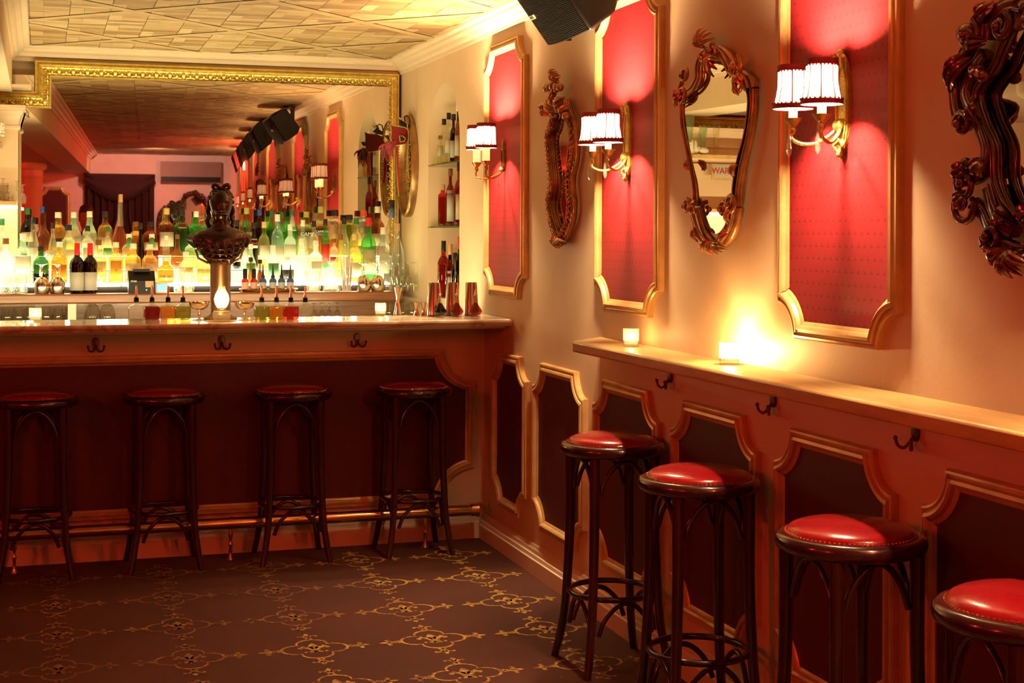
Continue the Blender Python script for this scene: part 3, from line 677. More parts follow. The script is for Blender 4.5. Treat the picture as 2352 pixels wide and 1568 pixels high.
BT = [ # u, top v, row, kind, width px, glass, liquid, fill, cap, label, text, look
 (4, 502, 'B', 'spirit', 30, 'clear', 'pale', .5, 'green', (W, .15, .45), None, 'clear bottle with a green cap cut by the left edge'),
 (31, 474, 'C', 'cone', 33, 'lgreen', 'lgreen', .6, 'white', ('label_black', .03, .2, .15), 'GVINE', 'pale green conical bottle with a white cap, under the end shelf'),
 (63, 478, 'C', 'spirit', 26, 'dark', 'dark', .5, 'green', (Cc, .3, .5), None, 'dark bottle with a green cap left of the blue-capped bottle'),
 (101, 474, 'C', 'round', 33, 'brown', 'brown', .7, 'blue', None, None, 'amber bottle with a blue cap and pale netting'),
 (77, 498, 'B', 'tall', 24, 'pale', 'pale', .5, 'black', (W, .2, .42), None, 'pale yellow bottle with a black cap near the blue-capped bottle'),
 (122, 511, 'B', 'tall', 18, 'clear', 'gold', .45, 'black', (W, .2, .4), None, 'slim pale bottle with a black cap right of the blue-capped bottle'),
 (138, 487, 'C', 'spirit', 30, 'amber', 'amber', .6, 'white', ('label_black', .12, .4), None, 'amber whisky bottle with a cream cap'),
 (171, 487, 'C', 'tall', 33, 'lgreen', 'pale', .55, 'white', (W, .1, .4), None, 'pale green bottle with a wide white cap above the red-capped wine'),
 (158, 516, 'B', 'spirit', 34, 'pale', 'yellow', .5, 'black', (W, .12, .45), None, 'pale green-yellow bottle with a black cap and cream label behind the red-capped wine'),
 (209, 485, 'C', 'tall', 34, 'lgreen', 'pale', .5, 'white', None, None, 'long-necked pale green bottle with a cream cap'),
 (202, 518, 'B', 'square', 26, 'clear', 'frost', .6, 'black', (W, .1, .5), None, 'clear square bottle with a black cap right of the red-capped wine'),
 (243, 485, 'C', 'wine', 30, 'brown', 'amber', .65, 'black', (Cc, .15, .42), None, 'tapered amber bottle with a black neck'),
 (248, 520, 'B', 'tall', 24, 'pale', 'pale', .6, 'green', ('label_green', .35, .5, .25), None, 'small pale bottle with a green neck band'),
 (279, 446, 'C', 'needle', 34, 'clear', 'brown', .45, 'cork', None, None, 'tallest bottle, a pointed clear neck over a round amber bulb'),
 (311, 509, 'C', 'squat', 30, 'amber', 'orange', .5, 'brown', (Cc, .1, .35), None, 'dark red-brown whisky bottle with a brown cap'),
 (346, 509, 'C', 'spirit', 30, 'brown', 'dred', .6, 'black', (W, .15, .4), None, 'dark bottle with a wide black and white cap'),
 (304, 537, 'B', 'spirit', 30, 'pale', 'gold', .5, 'white', ('label_green', .62, .9, .2), None, 'pale bottle with a green striped neck above the receipt printer'),
 (343, 537, 'B', 'spirit', 28, 'pale', 'dred', .5, 'white', ('label_green', .62, .9, .2), None, 'red liqueur bottle with a green striped white neck'),
 (227, 550, 'A', 'squat', 32, 'pale', 'gold', .55, 'brown', ('paper', .1, .5), 'RYE', 'squat amber rye bottle with a brown cap and printed paper label'),
 (382, 478, 'C', 'spirit', 36, 'gold', 'brown', .62, 'gold', (W, .2, .5), None, 'amber whisky bottle with a gold cap and cream label'),
 (389, 541, 'B', 'square', 18, 'clear', 'gold', .5, 'white', None, None, 'narrow square clear bottle of pale amber'),
 (14, 547, 'A', 'squat', 44, 'frost', 'frost', .7, 'brown', None, None, 'frosted squat decanter with a wooden stopper at the left edge'),
 (54, 536, 'A', 'spirit', 38, 'lgreen', 'pale', .55, 'white', (W, .2, .55), None, 'pale greenish bottle with white shoulders left of the brass goblets'),
 (95, 565, 'A', 'squat', 42, 'dgreen', 'black', .25, 'black', (W, .2, .5), None, 'greenish flask with a black cap behind the brass goblets'),
 (138, 555, 'A', 'squat', 40, 'gold', 'orange', .65, 'white', (Cc, .1, .45), None, 'round-shouldered bottle of bright orange liquor'),
 (267, 556, 'A', 'square', 36, 'gold', 'amber', .6, 'white', (Cc, .1, .55, .15), '6', 'square amber bottle whose narrow label shows a figure six'),
 (307, 559, 'A', 'spirit', 36, 'gold', 'amber', .55, 'white', (Cc, .12, .5), 'MICHTER', 'amber bottle with an arched cream label directly above the receipt printer'),
 (347, 561, 'A', 'spirit', 34, 'gold', 'amber', .5, 'white', (Cc, .12, .5), 'MICHTER', 'amber bottle with an arched cream label right of the receipt printer'),
 (380, 592, 'A', 'squat', 32, 'orange', 'orange', .6, 'white', (W, .1, .3), None, 'low round orange liqueur bottle above the card reader'),
 (326, 512, 'B', 'tall', 18, 'dark', 'dark', .6, 'black', None, None, 'slim dark bottle between the two striped white necks'),
 (412, 481, 'C', 'spirit', 34, 'dgreen', 'dgreen', .7, 'black', ('label_orange' if 0 else 'cap_orange', .6, .72, .2), None, 'dark green bottle with a black cap, left of the bust'),
 (449, 485, 'C', 'spirit', 26, 'green', 'green', .6, 'white', (W, .2, .5), None, 'bright green bottle with a white cap beside the bust'),
 (479, 485, 'C', 'spirit', 26, 'green', 'green', .6, 'white', (W, .2, .5), None, 'green bottle with a white cap half hidden behind the bust'),
 (414, 538, 'B', 'round', 28, 'brown', 'brown', .7, 'brown', None, None, 'dark brown waisted bottle left of the bust'),
 (434, 541, 'B', 'spirit', 28, 'clear', 'gold', .5, 'black', None, None, 'clear bottle of pale spirit touching the bust outline on the left'),
 (428, 578, 'A', 'squat', 30, 'pale', 'gold', .5, 'white', (W, .1, .5), None, 'low pale amber bottle left of the bust pillar'),
 (470, 570, 'A', 'squat', 38, 'yellow', 'gold', .6, 'white', (W, .1, .4), None, 'wide yellow bottle behind the bust pillar'),
 (541, 482, 'C', 'wine', 28, 'black', 'black', .7, 'red', (W, .15, .4), None, 'black bottle with a bright red capsule right of the bust'),
 (573, 477, 'C', 'spirit', 30, 'olive', 'yellow', .4, 'olive', (Cc, .2, .5), None, 'bottle with an olive cap and clear neck right of the bust'),
 (603, 481, 'C', 'spirit', 32, 'dark', 'dark', .5, 'blue', None, None, 'dark bottle with a navy cap'),
 (631, 483, 'C', 'wine', 32, 'green', 'dgreen', .5, 'green', None, None, 'green wine-shaped bottle with a dark green cap'),
 (648, 487, 'C', 'spirit', 22, 'lgreen', 'green', .5, 'green', None, None, 'light green bottle squeezed between two taller green ones'),
 (665, 483, 'C', 'wine', 34, 'green', 'green', .6, 'green', (W, .55, .9, .2), None, 'bright green bottle with a pale neck label'),
 (700, 486, 'C', 'spirit', 30, 'olive', 'pale', .5, 'olive', ('label_black', .42, .56, .3), 'CAMP', 'olive bottle with a black band label'),
 (740, 474, 'C', 'spirit', 34, 'pale', 'orange', .55, 'olive', ('label_black', .42, .56, .3), 'CAMPARI', 'bottle with a tall olive cap and a black band label'),
 (603, 509, 'B', 'spirit', 34, 'gold', 'gold', .62, 'gold', (W, .2, .5), None, 'golden whisky bottle with a white label right of the bust'),
 (635, 492, 'B', 'spirit', 31, 'aqua', 'clear', .5, 'white', (W, .1, .42), None, 'clear bottle with a long grey neck'),
 (664, 515, 'B', 'spirit', 32, 'frost', 'frost', .6, 'white', (W, .2, .55), None, 'white frosted vodka bottle'),
 (692, 505, 'B', 'tall', 28, 'clear', 'pale', .5, 'white', None, None, 'slender clear bottle with a white cap'),
 (722, 507, 'B', 'spirit', 26, 'clear', 'amber', .4, 'black', (W, .15, .4), None, 'clear bottle with a small black cap above the crystal mixing glass'),
 (754, 503, 'B', 'wine', 27, 'green', 'green', .7, 'black', ('label_red', .1, .5), None, 'green bottle with a black and white cap and a red label'),
 (568, 507, 'B', 'spirit', 24, 'dgreen', 'pale', .5, 'green', (W, .15, .45), None, 'small bottle with a dark green cap over the bitters tray'),
 (583, 511, 'B', 'spirit', 24, 'dark', 'dark', .5, 'black', (W, .45, .65), 'TINA', 'dark bottle with a white band label over the bitters tray'),
 (551, 505, 'B', 'spirit', 26, 'black', 'black', .6, 'black', (W, .15, .4), None, 'plain black bottle beside the right shoulder of the bust'),
 (634, 560, 'A', 'spirit', 36, 'frost', 'pale', .4, None, ('label_green', .12, .5, .25), None, 'pale bottle with a green arched label above the dropper bottles'),
 (577, 560, 'A', 'tall', 22, 'lgreen', 'lgreen', .5, 'white', ('label_green', .2, .5), None, 'pale bottle with a soft green label left of the golden whisky'),
 (771, 482, 'C', 'jar', 30, 'clear', 'orange', .35, 'black', None, None, 'clear bottle with a wide black cap'),
 (785, 500, 'B', 'tall', 24, 'clear', 'pale', .5, 'black', None, None, 'clear bottle with a black screw cap over the straws'),
 (803, 493, 'C', 'jar', 30, 'olive', 'olive', .6, 'black', None, None, 'dark olive bottle with a wide black cap over the straws'),
 (814, 500, 'B', 'spirit', 26, 'pale', 'yellow', .5, 'green', (W, .2, .45), None, 'yellow-green bottle with a dark green cap'),
 (833, 483, 'C', 'jar', 32, 'clear', 'pale', .55, 'orange', (W, .2, .5), None, 'clear bottle with a wide orange-red cap'),
 (862, 474, 'C', 'spirit', 36, 'brown', 'brown', .65, 'white', (Cc, .2, .45), None, 'brown bottle with a wide white cap by the mirror edge'),
 (785, 537, 'A', 'round', 32, 'yellow', 'yellow', .6, 'brown', None, None, 'round yellow liqueur bottle with a brown stopper'),
 (848, 500, 'A', 'wine', 31, 'green', 'green', .7, 'red', (Cc, .12, .50), 'LUXARDO', 'bright green bottle with a red cap and cream label'),
 (817, 537, 'A', 'spirit', 28, 'gold', 'gold', .6, 'gold', (W, .1, .4), None, 'small golden flask with a white label'),
 (880, 522, 'A', 'square', 30, 'aqua', 'clear', .62, 'white', ('label_blue' if 0 else 'paper_white', .15, .55), None, 'clear square gin bottle with a pale blue label'),
 (912, 513, 'A', 'tall', 28, 'clear', 'clear', .6, 'cork', None, None, 'clear bottle with a cork at the right end of the risers'),
 (901, 459, 'B', 'tall', 30, 'clear', 'clear', .6, 'black', ('label_blue', .74, .9, .3), None, 'tall clear bottle with a blue neck label in front of the gilt frame'),
 (764, 548, 'B', 'spirit', 26, 'clear', 'pale', .5, 'brown', ('label_red', .2, .4), None, 'clear bottle with a red label behind the decanter'),
 (720, 552, 'A', 'square', 30, 'frost', 'clear', .6, 'white', (W, .1, .5), None, 'clear square bottle with a white label behind the crystal mixing glass'),
 (694, 548, 'A', 'cone', 30, 'frost', 'frost', .6, 'white', None, None, 'white cone-shaped bottle'),
 (664, 590, 'A', 'squat', 30, 'frost', 'clear', .5, 'white', ('label_black', .1, .5), None, 'low clear bottle with a dark label behind the droppers'),
]
PLC = {}
for k, b_ in enumerate(BT):                       # bottles stand side by side: settle each row so none overlap
    y, z = TIER[b_[2]]; y += (.005 if k % 2 else -.005)*(b_[2] != 'C'); p = at(b_[0], 600, Y=y); dep = p.x*sin(PSI) + y*cos(PSI)
    PLC[k] = [p.x, y, min(b_[4]*1.12*dep/F/2, .044), p.x]
for row in 'ABC':
    ks = sorted([k for k in PLC if BT[k][2] == row], key=lambda k: PLC[k][0])
    for it in range(60):
        for a, c in zip(ks[:-1], ks[1:]):
            g_ = PLC[a][2] + PLC[c][2] + .001 - (PLC[c][0] - PLC[a][0])
            if g_ > 0:
                for q, sg in ((a, -1), (c, 1)): PLC[q][0] = max(PLC[q][3]-.016, min(PLC[q][3]+.016, PLC[q][0] + sg*g_*.3))
    for it in range(8):
        for a, c in zip(ks[:-1], ks[1:]):
            g_ = PLC[a][2] + PLC[c][2] + .001 - (PLC[c][0] - PLC[a][0])
            if g_ > 0: t_ = (PLC[a][2] + PLC[c][2] - g_)/(PLC[a][2] + PLC[c][2]); PLC[a][2] *= t_; PLC[c][2] *= t_
for k, (u, vt, row, kind, wp, g, liq, fl_, cap, lab, txt, look) in enumerate(BT):
    y, z = TIER[row]; y += (.005 if k % 2 else -.005)*(row != 'C')
    p = at(u, 600, Y=y); top = at(u, vt, Y=y).z; dep = p.x*sin(PSI) + y*cos(PSI)
    r = PLC[k][2]; p.x = PLC[k][0]
    bottle(p.x, y, z, top - z, r, kind, g, liq, fl_, cap, lab, look + ', ' + ROWN[row], 'bottles on the lit back bar', txt=txt, txtmat='ink_white' if lab and lab[0] == 'label_black' else 'ink_red' if txt else 'ink')
# two red-capsuled wine bottles on the back bar worktop
for u, dy, lb in ((178, 0, 'red-capped dark wine bottle with a cream label, front one of the pair'), (193, .085, 'red-capped dark wine bottle, the rear one of the pair')):
    p = at(u, 600, Y=8.53+dy) if dy == 0 else at(u, 600, Y=8.545)
    if dy: p.x += .005
    top = at(u, 558, Y=8.53).z
    bottle(p.x if not dy else p.x + .03, 8.53 if not dy else 8.55, 1.1905, top - 1.1905, .040, 'wine', 'dark', 'black', .8, 'red', (W, .06, .42, .4), lb, 'red-capped wine bottles', caplen=.24)

# ------------------------------------------------------------------ glassware
def shell(prof, n=24, th=.0012, **k):
    inner = [(max(r - th, .0002), z) for r, z in prof[::-1]]
    return MB().lathe(prof + inner, n, caps=False, **k)
def goblet(x, y, z, H, r, mat, name, label, cat, group, up=False, bowl='coupe'):
    t = thing(name, (x, y, z), label, cat, group)
    if bowl == 'coupe': b_ = [(.004, .52*H), (.4*r, .56*H), (.85*r, .72*H), (r, .9*H), (r*1.0, H)]
    elif bowl == 'ball': b_ = [(.004, .42*H), (.55*r, .46*H), (.95*r, .62*H), (r, .78*H), (.86*r, H)]
    else: b_ = [(.004, .45*H), (.6*r, .5*H), (.95*r, .66*H), (.92*r, .85*H), (.82*r, H)]
    st = [(r*.72, 0), (r*.70, .012*H), (.3*r, .05*H), (.005, .10*H), (.004, .2*H), (.0075, .28*H), (.004, .34*H), (.0045, .5*H)]
    def fl(p): return [(a, H-c) for a, c in p] if not up else p
    MB().lathe(fl(st), 20).build('foot_and_stem', mat, t, 40)
    MB().lathe(fl(interp(b_, 14)), 24, caps=False).build('bowl', mat, t, 60)
    return t
def tumbler(x, y, z, H, r, label, group, mat='crystal', name='tumbler', up=False, cut=True):
    t = thing(name, (x, y, z), label, 'glass', group)
    q = MB(); pr = [(r*.80, 0), (r*.86, .02*H), (r*.93, .5*H), (r, .97*H), (r*.98, H)]
    if not up: pr = [(a, H-b_) for a, b_ in pr][::-1]
    q.lathe(pr, 28, caps=not up); q.lathe([(r*.78, .03*H), (r*.9, .9*H)], 24, caps=False)
    q.build('glass_body', mat, t, 25)
    if cut:
        c = MB()
        for k in range(14):
            for s in (1, -1):
                a0 = 2*pi*k/14; pts = []
                for j in range(5):
                    h = lerp(.12, .55, j/4)*H; a = a0 + s*.45*j/4; rr = r*lerp(.88, .95, j/4)*(1 if up else lerp(1.12, 1.03, j/4)) + .0008; pts.append((rr*cos(a), rr*sin(a), h))
                c.tube(pts, .0011, 4)
        c.build('cut_pattern', mat, t, 0)
    return t
def px(u, y): return at(u, 600, Y=y).x
for i, (u, y) in enumerate(((4, 8.492), (28, 8.495), (52, 8.492), (16, 8.555), (41, 8.555))):
    tumbler(px(u, y), y, 1.19, .098, .029, ['upturned cut tumbler at the far left edge of the back bar', 'upturned cut tumbler, second in the front row at the left end', 'upturned cut tumbler next to the brass goblets', 'upturned cut tumbler standing behind the two leftmost ones', 'upturned cut tumbler behind, closest to the brass goblets'][i], 'upturned cut tumblers')
for u, lb in ((97, 'upside-down brass-coloured goblet, left one of the pair beside the wine bottles'), (133, 'upside-down brass-coloured goblet touching the red-capped wine bottle'),
              (836, 'upside-down brass-coloured goblet near the straws'), (868, 'upside-down brass-coloured goblet left of the clear stemware')):
    goblet(px(u, 8.52), 8.52, 1.19, .165, .044, 'silver', 'goblet', lb, 'goblet', 'upturned metal goblets', bowl='ball')
for i, (u, y) in enumerate(((892, 8.495), (918, 8.495), (944, 8.495), (905, 8.553), (931, 8.553), (958, 8.553))):
    goblet(px(u, y), y, 1.19, .17, .031, 'clear', 'wine_glass', ['first clear upturned stem glass right of the metal goblets', 'clear upturned stem glass in the middle of the front row', 'clear upturned stem glass at the right end of the front row', 'clear upturned stem glass at the left of the rear row', 'clear upturned stem glass in the middle of the rear row', 'clear upturned stem glass at the very right end of the back bar'][i], 'glass', 'clear upturned stem glasses', bowl='wine')
for i, u in enumerate((-6, 18, 44, 70, 108, 135, 162)):
    tumbler(px(u, 8.56), 8.56, 1.02, .098, .032, ['cut tumbler under the back bar, cut by the left edge', 'cut tumbler under the back bar, second from the left', 'cut tumbler under the back bar, third from the left', 'cut tumbler under the back bar behind the left candle', 'cut tumbler under the back bar right of the left candle', 'cut tumbler under the back bar, second right of the left candle', 'cut tumbler under the back bar beside the white post'][i], 'tumblers on the shelf under the back bar')
for u, lb in ((214, 'round cut bowl glass just right of the white post'), (248, 'round cut bowl glass left of the pourer bottles')):
    t = thing('cut_glass_bowl', (px(u, 8.57), 8.57, 1.02), lb, 'glass', 'round cut glasses under the back bar')
    MB().lathe([(.040, 0), (.042, .03), (.040, .07), (.030, .098), (.018, .107), (.001, .108)], 24).build('glass_body', 'crystal', t, 20)
    c = MB()
    for k in range(16):
        for s in (1, -1): c.tube([(.0425*cos(2*pi*k/16 + s*j*.13), .0425*sin(2*pi*k/16 + s*j*.13), .012 + .014*j) for j in range(4)], .0012, 4)
    c.build('cut_pattern', 'crystal', t, 0)
for i, u in enumerate((722, 741, 758, 776, 896, 928, 950)):
    g_ = ['upturned cocktail glass under the back bar, just right of the pourer bottles', 'upturned cocktail glass, second under the back bar right of the pourer bottles', 'upturned cocktail glass, third under the back bar right of the pourer bottles', 'upturned cocktail glass nearest the right candle', 'cut glass under the back bar just right of the right candle', 'cut glass under the back bar behind the jigger', 'cut glass at the right end of the shelf under the back bar'][i]
    if i < 4: goblet(px(u, 8.56), 8.56, 1.02, .105, .022, 'crystal', 'cocktail_glass', g_, 'glass', 'cocktail glasses under the back bar', bowl='ball')
    else: tumbler(px(u, 8.56), 8.56, 1.02, .10, .036, g_, 'glasses under the right end of the back bar')
# crystal mixing glasses, decanter, straws
for u, h, lb in ((720, .135, 'tall cut-crystal mixing glass left of the decanter'), (432, .115, 'cut-crystal mixing glass left of the bust pillar')):
    tumbler(px(u, 8.50), 8.50, 1.19, h, .048 if u > 500 else .040, lb, None, up=True, name='mixing_glass')
t = thing('decanter', (px(763, 8.51), 8.51, 1.19), 'clear crystal decanter with a faceted stopper', 'decanter')
MB().lathe([(.042, 0), (.050, .01), (.052, .09), (.045, .108), (.018, .120), (.014, .135), (.024, .142)], 24, sq=[.5]*4 + [0]*3).build('glass_body', 'crystal', t, 30)
MB().lathe([(.010, .135), (.012, .15), (.026, .172), (.028, .178), (.001, .180)], 10).build('stopper', 'crystal', t, 20)
t = thing('straw_glass', (px(797, 8.50), 8.50, 1.19), 'tall glass packed with pale drinking straws', 'glass of straws')
MB().lathe([(.026, 0), (.028, .01), (.033, .145)], 20, caps=False).build('glass_body', 'crystal', t)
rr = random.Random(5)
for k in range(22):
    a = rr.random()*6.28; q = rr.random()**.5*.022; MB().tube([(q*cos(a), q*sin(a), .004), (q*cos(a)*1.7 + rr.uniform(-.008, .008), q*sin(a)*1.5, .19 + rr.random()*.02)], .0028, 6).build('straw', 'straw', t)
t = thing('silver_shaker_cup', (px(412, 8.56), 8.56, 1.19), 'fluted clear glass cup behind the crystal mixing glass', 'glass')
MB().lathe([(.028, 0), (.03, .01), (.034, .14)], 16, caps=False).build('glass_body', 'crystal', t, 0)
# receipt printer, card reader
t = thing('receipt_printer', (px(325, 8.54), 8.522, 1.19), 'black receipt printer with a small green light on the back bar', 'printer')
MB().prism([(-.075, 0), (.06, 0), (.06, .12), (.0, .125), (-.06, .085), (-.075, .07)], 'x', -.072, .072).build('case', 'black_plastic', t)
MB().box(.018, .062, -.0765, -.070, .035, .070).build('front_cover', 'pewter', t)
MB().box(-.045, .045, -.03, .03, .12, .135).build('paper_lid', 'black_plastic', t)
MB().ball((.024, -.077, .020), .003, 8, 6).build('power_light', 'green_led', t)
lettering('STAR', .014, (-.045, -.0768, .068), 'ink_white', t)
t = thing('card_reader', (px(372, 8.52), 8.52, 1.19), 'white card reader with a lit blue screen beside the printer', 'card reader')
rdr = MB().prism([(-.04, 0), (.04, 0), (.045, .052), (-.010, .060)], 'x', -.034, .034).build('case', 'white_plastic', t)
MB().add([(-.026, -.0385, .014), (.026, -.0385, .014), (.026, -.0185, .050), (-.026, -.0185, .050)], [(0, 1, 2, 3)]).build('screen', 'screen', t)
# bitters tray with dropper bottles
ty = 8.535; t = thing('bitters_tray', (px(618, ty), ty, 1.19), 'round-ended brass tray under the small bitters bottles', 'tray')
MB().lathe([(.10, 0), (.155, .002), (.165, .018), (.160, .018), (.152, .006), (.001, .006)], 40, sy=.40).build('tray_dish', 'brass', t, 40)
q = MB()
for k in range(60): q.ball((.165*cos(2*pi*k/60), .066*sin(2*pi*k/60), .017), .0045, 6, 4)
q.build('rope_rim', 'brass', t)
DB = [(564, 617, 'g_dred', 'first', 'short bitters bottle with a wide black cap, leftmost on the tray'), (584, 617, 'g_dred', '', 'short bitters bottle with a wide black cap, second on the tray'),
      (605, 607, 'cap_blue', 'd', 'blue dropper bottle left of the middle of the tray'), (628, 607, 'cap_blue', 'd', 'blue dropper bottle with a trigger top in the middle of the tray'),
      (648, 607, 'cap_blue', 'd', 'blue dropper bottle right of the middle of the tray'), (668, 607, 'cap_blue', 'd', 'blue dropper bottle, rightmost at the front of the tray')]
for u, vt, gm_, dk, lb in DB:
    x = px(u, 8.52); H = at(u, vt, Y=8.52).z - 1.1965
    b_ = thing('bitters_bottle', (x, 8.52, 1.1965), lb, 'bottle', 'bitters bottles on the tray')
    MB().lathe([(.020, 0), (.0215, .004), (.0215, .055), (.016, .068), (.009, .073), (.009, .082)], 20).build('bottle_glass', gm_, b_, 40)
    if dk == 'd': MB().lathe([(.011, .074), (.011, .088), (.007, .090), (.006, .100), (.002, H)], 14).build('dropper', 'black_plastic', b_, 40)
    else: MB().lathe([(.0125, .073), (.0125, H-.002), (.011, H)], 14).build('cap', 'black_plastic', b_, 40)
    q = MB(); n_ = 10; q.add([(.0218*sin(lerp(-1.2, 1.2, i/n_)), -.0218*cos(lerp(-1.2, 1.2, i/n_)), z) for z in (.010, .050) for i in range(n_+1)], [(i, i+1, n_+2+i, n_+1+i) for i in range(n_)])
    q.build('label', 'paper', b_, 60)
for u, vt, lb in ((577, 591, 'taller amber bitters bottle standing behind the tray row on the left'), (598, 596, 'taller bitters bottle with a plain cream label behind the tray row')):
    bottle(px(u, 8.575), 8.575, 1.194, at(u, vt, Y=8.575).z - 1.194, .016, 'tall', 'brown', 'brown', .7, 'black', (Cc, .2, .8) if u > 590 else None, lb, 'bitters bottles on the tray')

# ------------------------------------------------------------------ things on the marble bar top
BT_Z = 1.1252
def cpos(u, v): p = at(u, v, Z=BT_Z); return p
def candle(u, v, label, group, pos=None, r=.028, h=.062, e=.5):
    p = pos or cpos(u, v); t = thing('votive_candle', (p[0], p[1], p[2]), label, 'candle', group)
    MB().lathe([(r*.9, 0), (r, .004), (r, h), (r-.003, h), (r-.003, .010), (.0005, .008)], 24, caps=False).build('glass_holder', 'crystal', t, 40)
    MB().lathe([(r-.005, .009), (r-.005, .024), (.0005, .025)], 20).build('wax', 'wick_wax', t)
    MB().lathe([(.0005, .026), (.004, .031), (.005, .037), (.003, .046), (.0005, .053)], 10).build('flame', 'flame_bright' if e > 2 else 'flame', t)
    return t
candle(82, 738, 'lit votive candle in clear glass at the left end of the bar top', 'votive candles on the bar top', e=.5)
candle(875, 724, 'lit votive candle in clear glass near the right end of the bar top', 'votive candles on the bar top', e=.5)
candle(0, 0, 'lit votive candle at the far end of the wooden ledge, nearest the bar', 'votive candles on the wooden ledge', (2.07, 5.02, 1.1202), .030, .066, .9)
candle(0, 0, 'very bright votive candle halfway along the wooden ledge', 'votive candles on the wooden ledge', (2.085, 4.24, 1.1202), .032, .07, 5.0)

def pourer(u, liq, label):
    p = cpos(u, 733); t = thing('pourer_bottle', (p.x, p.y, p.z), label, 'bottle', 'square bottles with pour spouts on the bar top')
    pf = [(.028, 0), (.034, .004), (.036, .05), (.034, .060), (.016, .068), (.010, .074), (.010, .082)]
    MB().lathe(pf, 28, sq=[.9, .9, .9, .9, .5, 0, 0], sy=.75, mis=[0, 0, 0, 1, 1, 1]).build('bottle_glass', ['g_' + liq, 'clear'], t, 30)
    MB().lathe([(.0115, .080), (.0125, .088), (.0095, .090), (.0125, .093), (.0095, .095), (.0125, .099), (.008, .103)], 14).build('stopper', 'black_plastic', t, 40)
    MB().lathe([(.0078, .103), (.006, .112), (.0042, .150), (.0030, .158)], 12).build('pour_spout', 'silver', t, 40)
for u, l_, lb in ((314, 'clear', 'clear pourer bottle, leftmost of the left four'), (350, 'dred', 'deep red pourer bottle in the left four'), (387, 'orange', 'amber pourer bottle in the left four'), (421, 'olive', 'olive green pourer bottle beside the left coupe'),
                  (602, 'olive', 'green pourer bottle beside the right coupe'), (636, 'orange', 'amber pourer bottle in the right four'), (669, 'red', 'bright red pourer bottle in the right four'), (702, 'clear', 'clear pourer bottle, rightmost of the right four')): pourer(u, l_, lb)
for u, lb in ((458, 'metal coupe of lemon peel left of the oil lamp'), (563, 'metal coupe of lemon peel right of the oil lamp')):
    p = cpos(u, 735); goblet(p.x, p.y, p.z, .085, .046, 'silver', 'coupe', lb, 'coupe', 'metal coupes of lemon peel', up=True)
    rr = random.Random(u)
    tb_ = thing('lemon_peel', (p.x, p.y, p.z + .068), 'curled yellow lemon peel heaped in the ' + ('left' if u < 500 else 'right') + ' metal coupe', 'garnish', 'lemon peel garnishes')
    for k in range(5):
        a = k*1.26; MB().tube([(.014*cos(a) + .010*cos(q), .014*sin(a) + .010*sin(q), .010 + .003*q) for q in [0, .7, 1.4, 2.1, 2.8]], [.003, .006, .007, .006, .003], 6, flat=.4).build('peel', 'lemon', tb_)
# jigger, shakers, little potion bottles
p = cpos(914, 722); t = thing('jigger', p, 'tall hourglass-shaped metal jigger on the bar top', 'jigger')
MB().lathe([(.020, 0), (.009, .062), (.0085, .07), (.009, .078), (.023, .135), (.0215, .135), (.008, .08)], 24, caps=False).build('double_cup', 'silver', t, 40)
for k, (u, v) in enumerate(((958, 718), (975, 716))):
    p = Vector((at(u, 700, Y=7.07).x, 7.07, BT_Z)); t = thing('measuring_cup', p, ['small hourglass measure behind the jigger', 'small hourglass measure left of the shaker tins'][k], 'jigger', 'small measures'); MB().lathe([(.017, 0), (.008, .032), (.018, .066), (.0165, .066), (.007, .034)], 20, caps=False).build('double_cup', 'silver', t, 40)
for k, u in enumerate((998, 1040, 1083)):
    for j, (du, y) in enumerate(((0, 7.02), (9, 7.075 - .0))):
        if j: continue
        p = Vector((at(u, 700, Y=y).x, y, BT_Z)); t = thing('shaker_tin', p, ['leftmost metal shaker tin on the bar top', 'middle metal shaker tin on the bar top', 'rightmost metal shaker tin on the bar top'][k], 'shaker tin', 'metal shaker tins')
        MB().lathe([(.030, 0), (.0395, .005), (.0385, .012), (.0285, .158), (.026, .165), (.0001, .166)][0:6], 28).build('tin', 'silver', t, 35)
for k, (u, l_) in enumerate(((1012, 'black'), (1050, 'red'), (1093, 'red'))):
    p = Vector((at(u, 715, Y=6.93).x, 6.93, BT_Z)); t = thing('dasher_bottle', p, ['small dasher bottle of black bitters', 'small dasher bottle of red bitters, the middle one', 'small dasher bottle of red bitters nearest the right wall'][k], 'bottle', 'small dasher bottles')
    MB().lathe([(.022, 0), (.027, .003), (.025, .010), (.033, .024), (.030, .034), (.014, .058), (.008, .068), (.0065, .11)], 20, mis=[1, 1, 0, 0, 0, 0, 1]).build('bottle_glass', ['g_' + l_ if l_ == 'black' else 'g_dred', 'crystal'], t, 40)
    MB().lathe([(.0085, .104), (.0085, .112), (.004, .116), (.0022, .140)], 12).build('dasher_top', 'silver', t, 40)
# oil lamp
p = cpos(510, 738); t = thing('oil_lamp', p, 'glowing glass oil lamp in front of the bust pillar', 'oil lamp')
MB().lathe([(.028, 0), (.034, .004), (.040, .022), (.041, .036), (.034, .047), (.040, .050)], 24).build('oil_bowl', 'crystal', t, 40)
MB().lathe([(.020, .048), (.022, .056), (.013, .060), (.013, .068)], 20).build('burner', 'silver', t, 40)
MB().lathe([(.020, .062), (.030, .080), (.035, .102), (.030, .122), (.018, .145), (.015, .162)], 24, caps=False).build('chimney', 'crystal', t, 60)
MB().lathe([(.0005, .070), (.009, .080), (.012, .095), (.008, .115), (.0005, .132)], 14).build('flame', 'flame', t)
